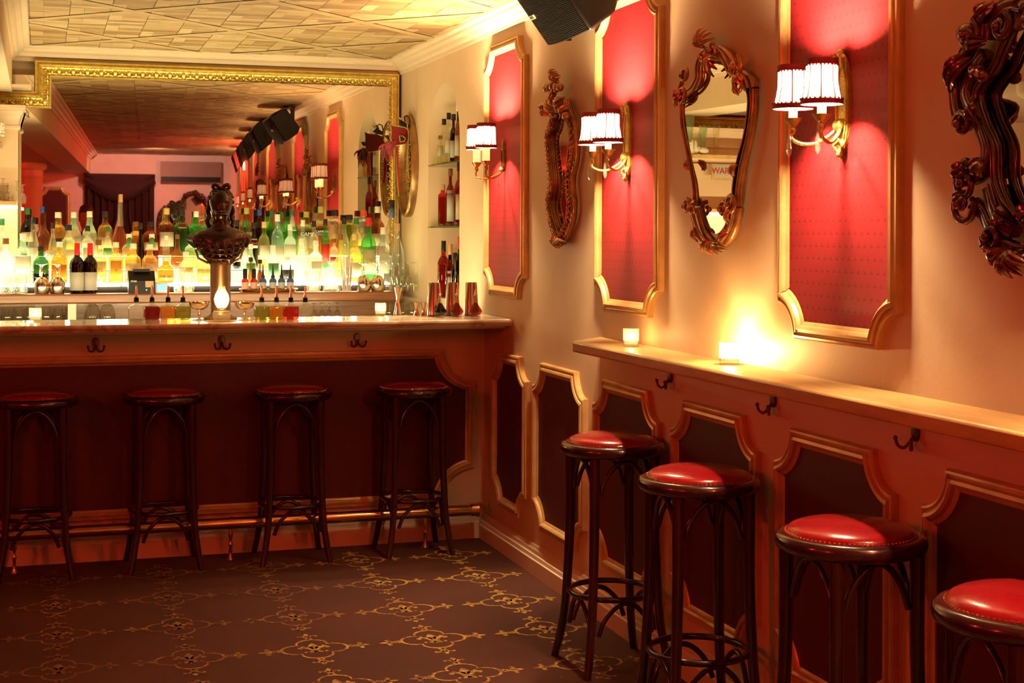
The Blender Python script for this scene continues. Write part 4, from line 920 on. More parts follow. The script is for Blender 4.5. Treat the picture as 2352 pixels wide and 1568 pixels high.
# bronze bust on its tap pillar
bx_, by_ = at(507, 700, Y=6.99).x, 6.99
t = thing('bust', (bx_, by_, BT_Z), 'dark bronze bust of a woman with a hair bow, on a metal pillar', 'bust')
MB().lathe([(.078, 0), (.078, .008), (.060, .014), (.050, .022), (.0475, .03), (.0475, .250), (.052, .258), (.050, .27)], 32).build('pillar', 'pewter', t, 40)
q = MB(); rows = [ # z, cx(y), rx, ry
 (.256, 0, .046, .042), (.275, 0, .058, .050), (.300, -.004, .082, .060), (.325, -.006, .098, .066), (.352, -.006, .110, .070), (.378, -.004, .119, .066), (.398, 0, .120, .060), (.412, .002, .106, .050), (.422, .003, .080, .042),
 (.432, .003, .054, .038), (.446, .001, .038, .034), (.466, -.002, .033, .033), (.482, -.008, .036, .039), (.492, -.013, .040, .046), (.510, -.010, .047, .054), (.535, -.004, .053, .060), (.560, .002, .055, .062), (.582, .004, .050, .056), (.600, .004, .036, .042), (.610, .004, .015, .020)]
n_ = 40; vs = []
def hr(z, a):
    """surface detail: face, drapery"""
    k = 0; fr = cos(a + pi/2)   # 1 at the front (-y)
    if .488 < z < .60 and fr > 0:
        k += .010*math.exp(-((z-.527)/.012)**2)*math.exp(-((1-fr)/.018)**2)      # nose
        k += .005*math.exp(-((z-.508)/.004)**2)*math.exp(-((1-fr)/.06)**2)       # lips
        k += .006*math.exp(-((z-.494)/.006)**2)*math.exp(-((1-fr)/.07)**2)       # chin
        for s in (1, -1):
            d = a + pi/2 - s*.36
            k -= .006*math.exp(-((z-.541)/.006)**2)*math.exp(-(d/.14)**2); k += .0035*math.exp(-((z-.541)/.003)**2)*math.exp(-(d/.08)**2)
            k += .004*math.exp(-((z-.552)/.004)**2)*math.exp(-(d/.25)**2)
    if z < .37: k += .006*sin(17*a + 60*z)*min(1, (.37-z)/.03)
    return k
rows2 = []
for (z0, c0, a0, b0), (z1, c1, a1, b1) in zip(rows[:-1], rows[1:]):
    k = max(1, int((z1-z0)/.003)); rows2 += [(lerp(z0, z1, i/k), lerp(c0, c1, i/k), lerp(a0, a1, i/k), lerp(b0, b1, i/k)) for i in range(k)]
rows2.append(rows[-1]); n_ = 96
for z, c, a_, b_ in rows2:
    for i in range(n_):
        a = 2*pi*i/n_; k = hr(z, a - 2*pi if a > pi/2 + pi else a) if False else hr(z, (a + pi) % (2*pi) - pi)
        vs.append(((a_+k)*cos(a), c + (b_+k)*sin(a), z))
q.add(vs, [(j*n_+i, j*n_+(i+1) % n_, (j+1)*n_+(i+1) % n_, (j+1)*n_+i) for j in range(len(rows2)-1) for i in range(n_)] + [tuple(range(n_))[::-1], tuple((len(rows2)-1)*n_+i for i in range(n_))])
q.build('head_and_shoulders', 'bronze', t, 60)
q = MB(); rr = random.Random(2)
for k in range(150):
    th = rr.uniform(-2.55, 2.55) + pi/2; ph = rr.uniform(.0, 1.75)
    if ph > 1.0 and abs(th - pi/2) > 2.0: continue
    p = (.057*sin(ph)*cos(th), .006 + .064*sin(ph)*sin(th), .548 + .064*cos(ph)); q.ball(p, (.010, .009, .009), 7, 5)
for s in (1, -1):
    q.tube(bez([(s*.050, .01, .53), (s*.058, .018, .505), (s*.052, .022, .48), (s*.060, .018, .455), (s*.052, .01, .435)], 4), [.013, .014, .011, .010, .006]*0 or [.012]*17, 8)
q.build('curled_hair', 'bronze', t, 60)
q = MB()
for s in (1, -1):
    q.tube(bez([(0, -.012, .612), (s*.018, -.016, .626), (s*.034, -.014, .628), (s*.036, -.010, .612), (s*.018, -.010, .606), (0, -.012, .610)], 5), .008, 8, flat=1.2)
q.ball((0, -.016, .613), .010); q.build('hair_bow', 'bronze', t, 60)
q = MB()
for j in range(3):
    s0 = .25 + j/4; pts = [(lerp(-1, 1, i/16)*(.112 - .035*s0), -(.066 - .012*s0)*sqrt(max(.02, 1 - (.93*lerp(-1, 1, i/16))**2)) - .006, .372 - .10*s0 - .020*(1-(lerp(-1, 1, i/16))**2)*(1 - .4*s0)) for i in range(17)]
    q.tube(pts, [.001 + .0055*sin(pi*i/16) for i in range(17)], 6)
for s in (1, -1):
    for j in range(7): q.tube(bez([(s*(.095 + .004*j), -.02 + .012*j, .402), (s*(.124 + .003*j), -.024 + .012*j, .375), (s*(.116), -.024 + .012*j, .335)], 4), [.004, .007, .009, .010, .010, .010, .009, .007, .004], 6)
for s in (1, -1): q.ball((s*.100, -.002, .372), (.026, .042, .036), 14, 10); q.ball((s*.092, -.008, .345), (.024, .038, .030), 14, 10)
q.build('draped_dress', 'bronze', t, 60)
for s in (1, -1):
    MB().tube([(s*.052, .035, .262), (s*.098, .045, .285), (s*.112, .045, .325)], [.006, .006, .008], 10).build('tap_lever', 'silver', t, 50)

# ------------------------------------------------------------------ wall lamps
def sconce(yc, z0, kind, label):
    """local frame: wall at x=0, room towards -x"""
    t = thing('wall_lamp', (XR - .008, yc, z0), label, 'wall lamp', 'two-armed wall lamps with fabric shades' if kind else None)
    zb, zt = (-.010, .110) if kind else (.045, .160)      # shade bottom / top
    zc_ = -.050 if kind else -.030                          # cup height
    q = MB()
    pl = [(.030*cos(2*pi*k/32)*(1.15 if kind else .8), (.135 if kind else .062)*sin(2*pi*k/32)) for k in range(32)]
    q.prism([(a, b_) for a, b_ in pl], 'x', 0, -.010); q.tube([(-.012, a*.8, b_*.8) for a, b_ in pl], .0035, 6, True)
    if kind:
        for s in (1, -1):
            q.tube(bez([(-.012, s*.004, .10), (-.022, s*.018, .13), (-.016, s*.030, .12), (-.014, s*.030, .09)], 4), [.004, .006, .007, .007, .008, .008, .007, .006, .005, .004, .004, .003, .002], 6)
            q.tube(bez([(-.012, s*.006, -.10), (-.020, s*.022, -.115), (-.014, s*.012, -.135)], 4), [.004, .006, .008, .007, .006, .005, .004, .003, .002], 6)
        q.ball((-.014, 0, .140), (.012, .016, .014), 10, 7); q.ball((-.018, 0, -.06), (.018, .022, .020)); q.lathe([(.001, -.155), (.009, -.148), (.012, -.14), (.006, -.125)], 12, (-.014, 0, 0))
    else: q.ball((-.010, 0, .066), (.006, .01, .03)); q.ball((-.016, 0, -.055), (.014, .014, .014))
    q.build('backplate', 'gilt' if kind else 'aged_brass', t, 50)
    X0 = -.118
    for s in (1, -1):
        y = s*.080
        pts = bez([(-.012, s*.004, -.060), (-.035, s*.022, -.088 if kind else -.080), (-.075, s*.052, -.112 if kind else -.098), (X0, y, -.098 if kind else -.088), (X0, y, zc_ - .008)], 6)
        q = MB().tube(pts, .0055 if kind else .0045, 8); q.ball((X0, y, zc_ - .022), (.010, .010, .012)); q.build('arm', 'gilt' if kind else 'brass', t, 60)
        q = MB(); q.lathe([(.004, zc_-.014), (.010, zc_-.010), (.020, zc_+.002), (.027, zc_+.012), (.024, zc_+.012), (.004, zc_+.002)], 20, (X0, y, 0)); q.build('drip_cup', 'gilt' if kind else 'brass', t, 50)
        MB().lathe([(.0125 if kind else .018, zc_+.004), (.0125 if kind else .018, zb+.025), (.006, zb+.04)], 16, (X0, y, 0)).build('candle_sleeve', 'wick_wax', t)
        MB().ball((X0, y, zb+.068), (.022, .022, .036), 16, 10).build('light_bulb', 'bulb', t)
        n_ = 60; vs = []; rows_ = [(0, .0555), (.12, .0515), (.3, .0465), (.5, .0425), (.75, .0425), (1, .0425)] if kind else [(0, .0500), (.3, .0470), (.6, .0455), (1, .0440)]
        for h, r in rows_:
            for i in range(n_): a = 2*pi*i/n_; rr_ = r*(1 + .012*cos(a*30/1.0)); vs.append((X0 + rr_*cos(a), y + rr_*sin(a), lerp(zb, zt, h)))
        q = MB().add(vs, [(j*n_+i, j*n_+(i+1) % n_, (j+1)*n_+(i+1) % n_, (j+1)*n_+i) for j in range(len(rows_)-1) for i in range(n_)])
        sh = q.build('lamp_shade', 'silk', t, 80)
        tr = MB()
        for h, r in (rows_[0], rows_[-1]):
            tr.lathe([(r+.0012, lerp(zb, zt, h) - (.002 if h == 0 else .015)), (r+.0026, lerp(zb, zt, h) + (.004 if h == 0 else -.006)), (r+.0012, lerp(zb, zt, h) + (.012 if h == 0 else .002))], 40, (X0, y, 0), caps=False)
            for k in range(26): a = 2*pi*k/26; tr.ball((X0 + (r+.002)*cos(a), y + (r+.002)*sin(a), lerp(zb, zt, h) + (.013 if h == 0 else -.016)), .0030, 6, 4)
        for k in range(8):
            a = 2*pi*(k+.3)/8; tr.tube([(X0 + (r+.0008)*cos(a), y + (r+.0008)*sin(a), lerp(zb, zt, h)) for h, r in rows_], .0016, 4)
        tr.build('shade_trim', 'shade_trim', sh, 50)
        if kind:
            for k in range(6):
                a = pi*k/3; MB().lathe([(.0005, -.046), (.005, -.040), (.0075, -.028), (.003, -.006), (.0006, 0)], 6, (X0 + .022*cos(a) if k else X0 - .012, y + .022*sin(a) if k else y, zc_ - .03)).build('crystal_drop', 'crystal', t, 0) if k in (0,) else None
            q = MB()
            for j in range(4): q.ball((X0 - .012, y, zc_ - .016 - .007*j + .01), .0035, 8, 6)
            q.lathe([(.0005, -.052), (.006, -.044), (.008, -.032), (.003, -.006), (.0006, 0)], 6, (X0 - .012, y, zc_ - .045)); q.build('crystal_drop', 'crystal', t, 0)
    if not kind:
        q = MB().tube([(-.03, 0, -.08), (-.03, 0, -.125)], .0009, 5); q.lathe([(.001, -.14), (.003, -.137), (.002, -.123)], 8, (-.03, 0, 0)); q.build('pull_chain', 'brass', t)
    return t
sconce(6.80, 1.895, 0, 'small two-light wall lamp nearest the bar, without crystals')
sconce(5.22, 1.885, 1, 'middle crystal-hung wall lamp, on the second red fabric panel from the bar')
sconce(3.64, 1.897, 1, 'nearest crystal-hung wall lamp, on the large red panel on the right')
sconce(2.12, 1.897, 1, 'wall lamp on the right wall seen only in the bar mirror')
sconce(.57, 1.897, 1, 'second farthest wall lamp, reflected small in the bar mirror')
sconce(-1.05, 1.897, 1, 'farthest wall lamp reflected tiny in the bar mirror')
wall_panel(-1.05, 1.842, .655, 1.235, .10, 'red_fabric', 'farthest red fabric panel of the right wall, seen in the bar mirror', UP)

# ------------------------------------------------------------------ carved mirrors on the right wall
def tr2(zx, zy, u0, v0, s, X=2.115):
    p = at(u0 + zx/s, v0 + zy/s, X=X); return (p.y, p.z)
def spiral(mb, c, r, turns, a0, dirn, tr, x, n=18):
    pts = []; rs = []
    for i in range(n):
        k = i/(n-1); a = a0 + dirn*turns*2*pi*k; q = r*(1-.82*k); pts.append((x - .012*k, c[0] + q*cos(a), c[1] + q*sin(a))); rs.append(tr*(1-.45*k))
    mb.tube(pts, rs, 8); mb.ball((x-.018, c[0], c[1]), tr*1.1, 8, 6)
def leaf(mb, a, b, w_, x, lift=.015, ribs=3):
    a, b = Vector(a), Vector(b); t = b-a; nn = Vector((-t.y, t.x)).normalized()
    for k in range(ribs):
        o = (k-(ribs-1)/2)/max(1, (ribs-1)/2) if ribs > 1 else 0
        pts = []; rs = []
        for i in range(7):
            q = i/6; p = a + t*q*(1-.15*abs(o)) + nn*(o*w_*sin(pi*min(1, q*.75+.12))); pts.append((x - lift*sin(pi*q) - .004*(1-abs(o)), p.x, p.y)); rs.append(max(.0012, w_*.55*sin(pi*(.12+.80*q))))
        mb.tube(pts, rs, 6)
def dress(mb, path, x, step, w_, out, rr, inner=0):
    """small carved leaves along a path"""
    d = 0
    for (a, b) in zip(path[:-1], path[1:]):
        a, b = Vector(a), Vector(b); l = (b-a).length; d += l
        if d < step: continue
        d = 0; t = (b-a).normalized(); nn = Vector((t.y, -t.x))*out
        e = a + t*w_*rr.uniform(.5, 1.3) + nn*w_*rr.uniform(.6, 1.3); leaf(mb, a, e, w_*.32, x, .008, 2); mb.ball((x-.006, *(a + nn*w_*.9)), w_*rr.uniform(.18, .34), 6, 5)
def cmirror(name, glass_pts, parts_fn, mat, label, yc, zc_, extra=None, turn=0):
    t = thing('carved_mirror', (XR, yc, zc_), label, 'mirror', 'carved rococo mirrors on the right wall')
    g = MB().prism([(a-yc, b_-zc_) for a, b_ in glass_pts], 'x', -.012, -.016)
    if turn: y0_ = min(p[1] for p in g.v); g.v = [(x - tan(R(turn))*(y-y0_), y, z) for x, y, z in g.v]      # the pane sits slightly turned in its frame
    g.build('mirror_glass', 'mirror_glass', t, 0)
    g = MB().prism([(a-yc, b_-zc_) for a, b_ in glass_pts], 'x', 0, -.011); g.build('backing', 'black_plastic', t, 0)
    q = MB(); parts_fn(q); q.v = [(x-XR, y-yc, z-zc_) for x, y, z in q.v]; q.build('carved_frame', mat, t, 50)
    if extra:
        q = MB(); extra(q); q.v = [(x-XR, y-yc, z-zc_) for x, y, z in q.v]; q.build('crest', mat, t, 50)
    return t
def cr2(pts, n=6): return [(p.x, p.y) for p in bez([Vector((a, b_, 0)) for a, b_ in pts], n)]
def tb2(mb, pts, x, r, n=10, flat=1): mb.tube([(x, a, b_) for a, b_ in pts], r, n, flat=flat)

# second carved mirror (smooth scrolls, pear-shaped)
T2 = lambda x, y: tr2(x, y, 1440, 40, 2.613, 2.118)
T2g = lambda x, y: tr2(x, y, 1440, 40, 2.613, 2.135)
g2 = cr2([T2g(*p) for p in ((495, 330), (545, 280), (610, 300), (662, 360), (712, 430), (724, 520), (702, 700), (664, 860), (642, 1000), (634, 1120), (612, 1220), (570, 1290), (530, 1292), (490, 1240), (468, 1150), (455, 1000), (425, 860), (398, 700), (383, 560), (400, 480), (452, 410), (495, 330))])
def f2(mb):
    rr = random.Random(1)
    Lp = cr2([T2(*p) for p in ((335, 520), (340, 640), (372, 800), (398, 920), (415, 1040), (412, 1130))]); Rp = cr2([T2(*p) for p in ((752, 430), (752, 560), (728, 720), (692, 880), (668, 1020), (662, 1130))])
    for P_2, s in ((Lp, 1), (Rp, -1)):
        tb2(mb, P_2, 2.128, [lerp(.014, .010, i/(len(P_2)-1)) for i in range(len(P_2))])
        for o in (.009, -.010): tb2(mb, offset(P_2, o*s), 2.116 if o < 0 else 2.119, .0045, 8)
        tb2(mb, offset(P_2, s*.0), 2.114, .0038, 6)
    for pts, r in (([(350, 500), (372, 470), (420, 430), (452, 370), (455, 300), (475, 240), (510, 190)], .015), ([(752, 430), (735, 380), (690, 340), (650, 320), (625, 270), (590, 220), (550, 190)], .016)):
        p = cr2([T2(*q) for q in pts]); tb2(mb, p, 2.128, r); tb2(mb, offset(p, .008), 2.098, .0045, 8); tb2(mb, offset(p, -.008), 2.100, .005, 8)
    for c, r, s, a in (((385, 350), .030, 1, 0), ((372, 455), .040, -1, 1.2), ((690, 300), .040, 1, 2), ((712, 380), .045, -1, 1), ((402, 1135), .030, 1, 0), ((436, 1150), .026, -1, 2), ((664, 1130), .038, 1, 0), ((618, 1150), .030, -1, 3)):
        spiral(mb, T2(*c), r, 1.3, a, s, .0085, 2.100)
    lo = cr2([T2(*p) for p in ((420, 1150), (438, 1230), (470, 1310), (530, 1365), (590, 1340), (632, 1270), (655, 1180), (660, 1140))]); tb2(mb, lo, 2.128, .016); tb2(mb, offset(lo, .006), 2.098, .006); tb2(mb, offset(lo, -.008), 2.10, .005)
    for k in range(7): leaf(mb, T2(545, 1345), T2(470 + 28*k, 1392 + 34*sin(pi*k/6)), .008, 2.102, .02)
    for p, q in (((372, 455), (330, 540)), ((360, 430), (335, 500)), ((712, 330), (745, 420)), ((700, 400), (716, 470)), ((400, 860), (425, 920)), ((695, 880), (680, 960)), ((660, 1150), (650, 1240)), ((640, 1290), (600, 1360)), ((440, 1260), (470, 1350))): leaf(mb, T2(*p), T2(*q), .010, 2.098, .015)
def c2(mb):
    for k, (x, y) in enumerate(((475, 60), (495, 55), (520, 66), (548, 85), (575, 120), (465, 92), (462, 130))): leaf(mb, T2(510, 185), T2(x, y), .008, 2.098, .030, 2)
    for k, (x, y) in enumerate(((515, 330), (535, 375), (560, 370), (580, 320), (500, 280), (600, 260))): leaf(mb, T2(545, 225), T2(x, y), .010, 2.100, .022, 2)
    for c, s in (((510, 240), 1), ((570, 200), -1)): spiral(mb, T2(*c), .030, 1.1, 1, s, .009, 2.094)
    mb.ball((2.095, *T2(540, 262)), (.016, .016, .020))
cmirror('m2', g2, f2, 'old_gilt', 'pear-shaped gilt rococo mirror between the two crystal-hung lamps', 4.48, 1.85, c2, 2.6)

# first carved mirror (rough, leafy)
T1 = lambda x, y: tr2(x, y, 1100, 60, 2.903, 2.118)
T1g = lambda x, y: tr2(x, y, 1100, 60, 2.903, 2.135)
g1 = cr2([T1g(*p) for p in ((556, 590), (600, 700), (592, 850), (580, 1000), (588, 1150), (578, 1280), (548, 1350), (505, 1250), (500, 1100), (502, 950), (492, 800), (500, 700), (556, 590))])
def f1(mb):
    rr = random.Random(4)
    Lp = cr2([T1(*p) for p in ((545, 500), (505, 580), (488, 660), (462, 740), (472, 900), (486, 1050), (470, 1150), (476, 1240), (500, 1340), (535, 1430))]); Rp = cr2([T1(*p) for p in ((575, 500), (600, 580), (632, 660), (642, 780), (634, 900), (612, 1000), (612, 1100), (622, 1180), (612, 1290), (580, 1380), (550, 1440))])
    for P_2, s in ((Lp, 1), (Rp, -1)):
        tb2(mb, P_2, 2.130, .015); tb2(mb, offset(P_2, s*.012), 2.120, .007, 8); tb2(mb, offset(P_2, -s*.010), 2.122, .007, 8)
        dress(mb, P_2, 2.112, .016, .020, s, rr); dress(mb, offset(P_2, s*.010), 2.112, .012, .015, s, rr); dress(mb, offset(P_2, -s*.008), 2.116, .014, .010, -s, rr)
    for k in range(9): leaf(mb, T1(545, 1400), T1(500 + 14*k, 1440 + 50*sin(pi*k/8)), .006, 2.104, .018, 2)
def c1(mb):
    rr = random.Random(8)
    for a, b_, w_ in (((545, 560), (480, 490), .014), ((560, 560), (610, 470), .016), ((550, 540), (545, 430), .016), ((600, 600), (630, 520), .012), ((500, 590), (470, 560), .010), ((545, 450), (570, 350), .014), ((550, 380), (555, 300), .012), ((560, 330), (530, 290), .010), ((550, 420), (500, 400), .012), ((560, 430), (602, 395), .013), ((548, 360), (580, 330), .010)): leaf(mb, T1(*a), T1(*b_), w_, 2.100, .03)
    for c in ((500, 415), (590, 410), (470, 545), (632, 600), (540, 455)): mb.ball((2.085, *T1(*c)), (.018, .024, .018), 10, 7)
    for k in range(26): mb.ball((2.098, *T1(555 + rr.uniform(-60, 60), 540 + rr.uniform(-60, 70))), rr.uniform(.006, .012), 7, 5)
cmirror('m1', g1, f1, 'old_gilt', 'narrow knobbly carved mirror between the lamp nearest the bar and the middle lamp', 6.02, 1.85, c1)

# third carved mirror (dark, bold scrolls), cut by the frame
T3 = lambda x, y: tr2(x, y, 2100, 0, 2.448, 2.105)
T3g = lambda x, y: tr2(x, y, 2100, 0, 2.448, 2.13)
YM = 2.815
def mirr(pts): return [(2*YM - a, b_) for a, b_ in pts]
hl = [T3g(*p) for p in ((600, 170), (520, 210), (470, 330), (405, 470), (395, 600), (435, 750), (480, 900), (480, 1050), (540, 1180), (590, 1230))]
g3 = cr2(hl) + [(2*YM - a, b_) for a, b_ in cr2(hl)[::-1]]
def half3(mb, fl):
    def Q(x, y): p = T3(x, y); return (2*YM - p[0], p[1]) if fl else p
    s = -1 if fl else 1
    for pts, r in (([(620, 30), (560, 20), (490, 50), (430, 120), (410, 220)], .030), ([(330, 210), (290, 290), (245, 400), (232, 500), (240, 620), (285, 720)], .026), ([(330, 560), (370, 700), (410, 820), (400, 920), (350, 990), (300, 1010)], .026),
                   ([(330, 1140), (390, 1200), (430, 1290), (470, 1360), (560, 1400), (640, 1420)], .026), ([(545, 170), (500, 260), (450, 380), (390, 450), (350, 540), (390, 690), (445, 820), (455, 1000), (500, 1130), (570, 1230)], .016), ([(400, 300), (340, 400), (300, 520), (340, 640)], .030), ([(420, 1050), (450, 1160), (500, 1260), (560, 1300)], .030)):
        p = cr2([Q(*q) for q in pts]); tb2(mb, p, 2.115, [.78*r*(.6 + .4*sin(pi*(.15 + .75*i/(len(p)-1)))) for i in range(len(p))]); tb2(mb, offset(p, r*.42), 2.100, r*.28, 8); tb2(mb, offset(p, -r*.42), 2.102, r*.24, 8)
    for c, r, a, d in (((300, 700), .034, 0, 1), ((320, 1030), .045, 1.5, -1), ((300, 1150), .048, 3, 1), ((335, 200), .040, 2, 1), ((460, 1330), .036, 0, -1), ((520, 150), .034, 2, 1)): spiral(mb, Q(*c), r, 1.3, a*(s), d*s, .011, 2.095)
    for a, b_, w_ in (((410, 380), (380, 450), .016), ((300, 300), (200, 480), .014), ((330, 330), (215, 520), .016), ((400, 120), (470, 10), .018), ((330, 930), (260, 1010), .018), ((340, 960), (330, 910), .010), ((320, 1080), (275, 1160), .014), ((460, 1380), (450, 1420), .012), ((520, 1400), (480, 1480), .016), ((560, 1400), (560, 1490), .018),
                     ((420, 900), (380, 1000), .020), ((360, 560), (400, 700), .018), ((500, 1180), (560, 1250), .020), ((440, 60), (390, 130), .014), ((330, 250), (430, 230), .016)): leaf(mb, Q(*a), Q(*b_), w_*.85, 2.100, .025)
    for c, r in (((330, 190), .026), ((320, 915), .013), ((455, 1410), .010), ((420, 430), .016)): mb.ball((2.092, *Q(*c)), (r, r*1.2, r), 10, 7)
def f3(mb): half3(mb, 0); half3(mb, 1)
def c3(mb):
    for k in range(9): leaf(mb, (YM, 2.12), (YM + .20*sin((k-4)/4*1.2), 2.10 + .16*cos((k-4)/4*1.2)), .020, 2.085, .03, 2)
    for k in range(5): leaf(mb, (YM, 1.50), (YM + .09*sin((k-2)*.5), 1.50 - .07*cos((k-2)*.5)), .014, 2.085, .03, 2)
def f3c(mb): f3(mb); c3(mb)
cmirror('m3', g3, f3c, 'dark_gilt', 'dark scrolled rococo mirror cut off by the right edge', YM, 1.80)

# ------------------------------------------------------------------ loudspeakers under the ceiling
def speaker(yc, label):
    t = thing('loudspeaker', (1.96, yc, 2.29), label, 'speaker', 'black wedge loudspeakers under the ceiling')
    nx, nz = .8, .6; gx, gz = -.6, .8; Ln, Hh, D = .24, .245, .165
    def P(g, d): return (gx*g + nx*d, gz*g + nz*d)
    pr = [P(0, 0), P(0, D*.75), P(.03, D), P(Hh-.03, D), P(Hh, D*.75), P(Hh, 0)]
    bd = MB().prism([(a, b_) for a, b_ in pr], 'y', -Ln, Ln); b_o = bd.build('cabinet', 'black_plastic', t, 20); bv = b_o.modifiers.new('bevel', 'BEVEL'); bv.width = .012; bv.segments = 3
    q = MB(); n_ = 12
    vs = []
    for i in range(n_+1):
        y = lerp(-Ln+.008, Ln-.008, i/n_); bow = .028*(1-(2*i/n_-1)**2)
        for g in (.006, Hh-.006): a, b_ = P(g, -bow-.001); vs.append((a, y, b_))
    for i in range(n_+1):
        y = lerp(-Ln+.008, Ln-.008, i/n_)
        for g in (.006, Hh-.006): a, b_ = P(g, .002); vs.append((a, y, b_))
    K2 = 2*(n_+1); fs = [(2*i, 2*i+2, 2*i+3, 2*i+1) for i in range(n_)] + [(2*i, K2+2*i, K2+2*i+2, 2*i+2) for i in range(n_)] + [(2*i+1, 2*i+3, K2+2*i+3, K2+2*i+1) for i in range(n_)]
    q.add(vs, fs)
    for k in range(34):
        g = .010 + (Hh-.020)*k/33; pts = []
        for i in range(n_+1): a, b_ = P(g, -.028*(1-(2*i/n_-1)**2) - .002); pts.append((a, lerp(-Ln+.01, Ln-.01, i/n_), b_))
        q.tube(pts, .0014, 4)
    gr = q.build('grille', 'grille', t, 40)
    a, b_ = P(.14, -.025); bg = MB().box(-.003, .002, -.030, .030, -.009, .009).build('badge', 'white_plastic', gr, 0, (a, .135, b_)); bg.rotation_euler = (0, R(-37), 0)
    lt = lettering('BOSE', .016, (-.0035, 0, 0), 'ink', bg, (R(90), 0, R(-90)))
    hz = 2.602 - 2.29
    MB().box(.0, .10, -.09, .09, hz-.012, hz).build('ceiling_bracket', 'black_plastic', t)
    for s in (1, -1):
        q = MB().box(.03, .065, s*(Ln+.006)-.004, s*(Ln+.006)+.004, .12, hz-.004); q.box(.03, .065, min(0, s*Ln), max(0, s*Ln) if s > 0 else 0, hz-.014, hz-.006)
        q.lathe([(.012, -.006), (.012, .006)], 14, (0, 0, 0)); q.build('side_arm', 'black_plastic', t)
    return t
speaker(5.40, 'black wedge loudspeaker hanging at the top of the photo')
for y, lb in ((3.9, 'wedge loudspeaker behind the top one, largest of those seen in the bar mirror'), (2.4, 'middle wedge loudspeaker of the row seen in the bar mirror'), (.9, 'farther wedge loudspeaker of the row in the bar mirror'), (-.7, 'smallest wedge loudspeaker in the bar mirror, nearest the rear wall')): speaker(y, lb)

# ------------------------------------------------------------------ niche shelves and bottles
for z, lb in ((1.925, 'upper glass shelf in the arched niche'), (1.572, 'lower glass shelf in the arched niche')):
    sh = MB().prism([(XR-.012, NY0+.04), (XR-.020, NC), (XR-.012, NY1-.04), (XR+.02, NY1-.002), (XR+ND-.01, NY1-.002), (XR+ND-.01, NY0+.002), (XR+.02, NY0+.002)], 'z', z-.009, z)
    tag(sh.build('glass_shelf', 'shelf_glass', None, 20), lb, 'shelf', 'glass shelves in the niche')
NB = [ # u, top v, shelf z, Y, kind, width, glass, liquid, cap, label, look
 (997, 311, 1.925, 8.20, 'spirit', 15, 'pale', 'pale', 'brown', (W, .3, .65), 'small bottle with a pale label, leftmost on the top niche shelf'),
 (1011, 273, 1.925, 8.12, 'square', 19, 'clear', 'pale', 'black', None, 'textured clear bottle with a black stopper on the top niche shelf'),
 (1023, 259, 1.925, 8.02, 'spirit', 18, 'clear', 'clear', 'black', (W, .2, .5), 'bottle with a wide black stopper on the top niche shelf'),
 (1035, 262, 1.925, 7.92, 'wine', 16, 'dark', 'dark', 'black', (W, .1, .45), 'slim dark bottle in the middle of the top niche shelf'),
 (1046, 238, 1.925, 7.82, 'tall', 18, 'dark', 'brown', 'white', (W, .1, .45), 'tallest bottle with a dark shoulder and pale neck on the top niche shelf'),
 (1056, 268, 1.925, 7.72, 'squat', 20, 'gold', 'amber', 'black', None, 'amber bottle at the right end of the top niche shelf'),
 (1014, 424, 1.572, 8.14, 'jar', 22, 'red', 'dred', 'cork', None, 'wide red bottle with a beaded pattern on the middle niche shelf'),
 (1034, 387, 1.572, 7.98, 'wine', 20, 'dred', 'dred', 'brown', (W, .08, .62, .3), 'slender deep red bottle with long white labels on the middle niche shelf'),
 (1050, 374, 1.572, 7.80, 'wine', 22, 'brown', 'dred', 'black', (Cc, .1, .5, .25), 'dark amber bottle at the right end of the middle niche shelf'),
 (1010, 553, 1.17, 8.12, 'wine', 28, 'red', 'dred', 'black', None, 'large red bottle with a black neck at the bottom of the niche'),
 (1032, 560, 1.17, 7.98, 'tall', 22, 'dark', 'dred', 'cork', (W, .1, .5, .2), 'dark bottle with a cork top at the bottom of the niche'),
 (1044, 580, 1.17, 7.88, 'spirit', 18, 'dgreen', 'dark', 'black', None, 'small dark bottle behind the red-capped one at the bottom of the niche'),
 (1054, 543, 1.17, 7.78, 'wine', 24, 'dgreen', 'black', 'red', None, 'dark green bottle with a bright red capsule at the bottom of the niche')]
for u, vt, z, y, kind, wp, g, liq, cap, lab, look in NB:
    p = at(u, 500, Y=y); p.x = max(p.x, XR + .045); top = at(u, vt, Y=y).z; dep = p.x*sin(PSI) + y*cos(PSI)
    r = min(wp*dep/F/2, .040); bottle(p.x, y, z + .0005, top - z, r, kind, g, liq, .7, cap, lab, look, 'bottles in the arched niche', caplen=.2 if z < 1.2 else .13, rz=R(-14))

# ------------------------------------------------------------------ oval mirror and carnival mask beside the bar mirror
oy, oz = 8.73, 1.94
t = thing('oval_mirror', (XR, oy, oz), 'oval mirror with a rope-edged gold frame between the niche and bar mirror', 'mirror')
ov = lambda a, b_, n=64: [(a*cos(2*pi*k/n), b_*sin(2*pi*k/n)) for k in range(n)]
MB().prism(ov(.180, .284), 'x', -.008, -.014).build('mirror_glass', 'mirror_glass', t, 0)
MB().sweep(ov(.205, .310), [(0, 0), (0, .030), (-.006, .042), (-.014, .046), (-.022, .040), (-.028, .028), (-.032, .012)], lambda a, b_, h: (-h, a, b_), True).build('frame', 'aged_brass', t, 40)
q = MB()
for k in range(96): a = 2*pi*k/96; q.ball((-.034, .184*cos(a), .288*sin(a)), (.006, .009, .009), 6, 5)
q.build('rope_edge', 'aged_brass', t, 60)
my_ = 8.58
def TM(x, y, Y=my_): p = at(780 + x/5.225, 240 + y/5.225, Y=Y); return (p.x, p.z)
mc = TM(740, 370); t = thing('carnival_mask', (mc[0], my_, mc[1]), 'red and black carnival mask with feathers and ribbons, hung on the oval mirror', 'mask')
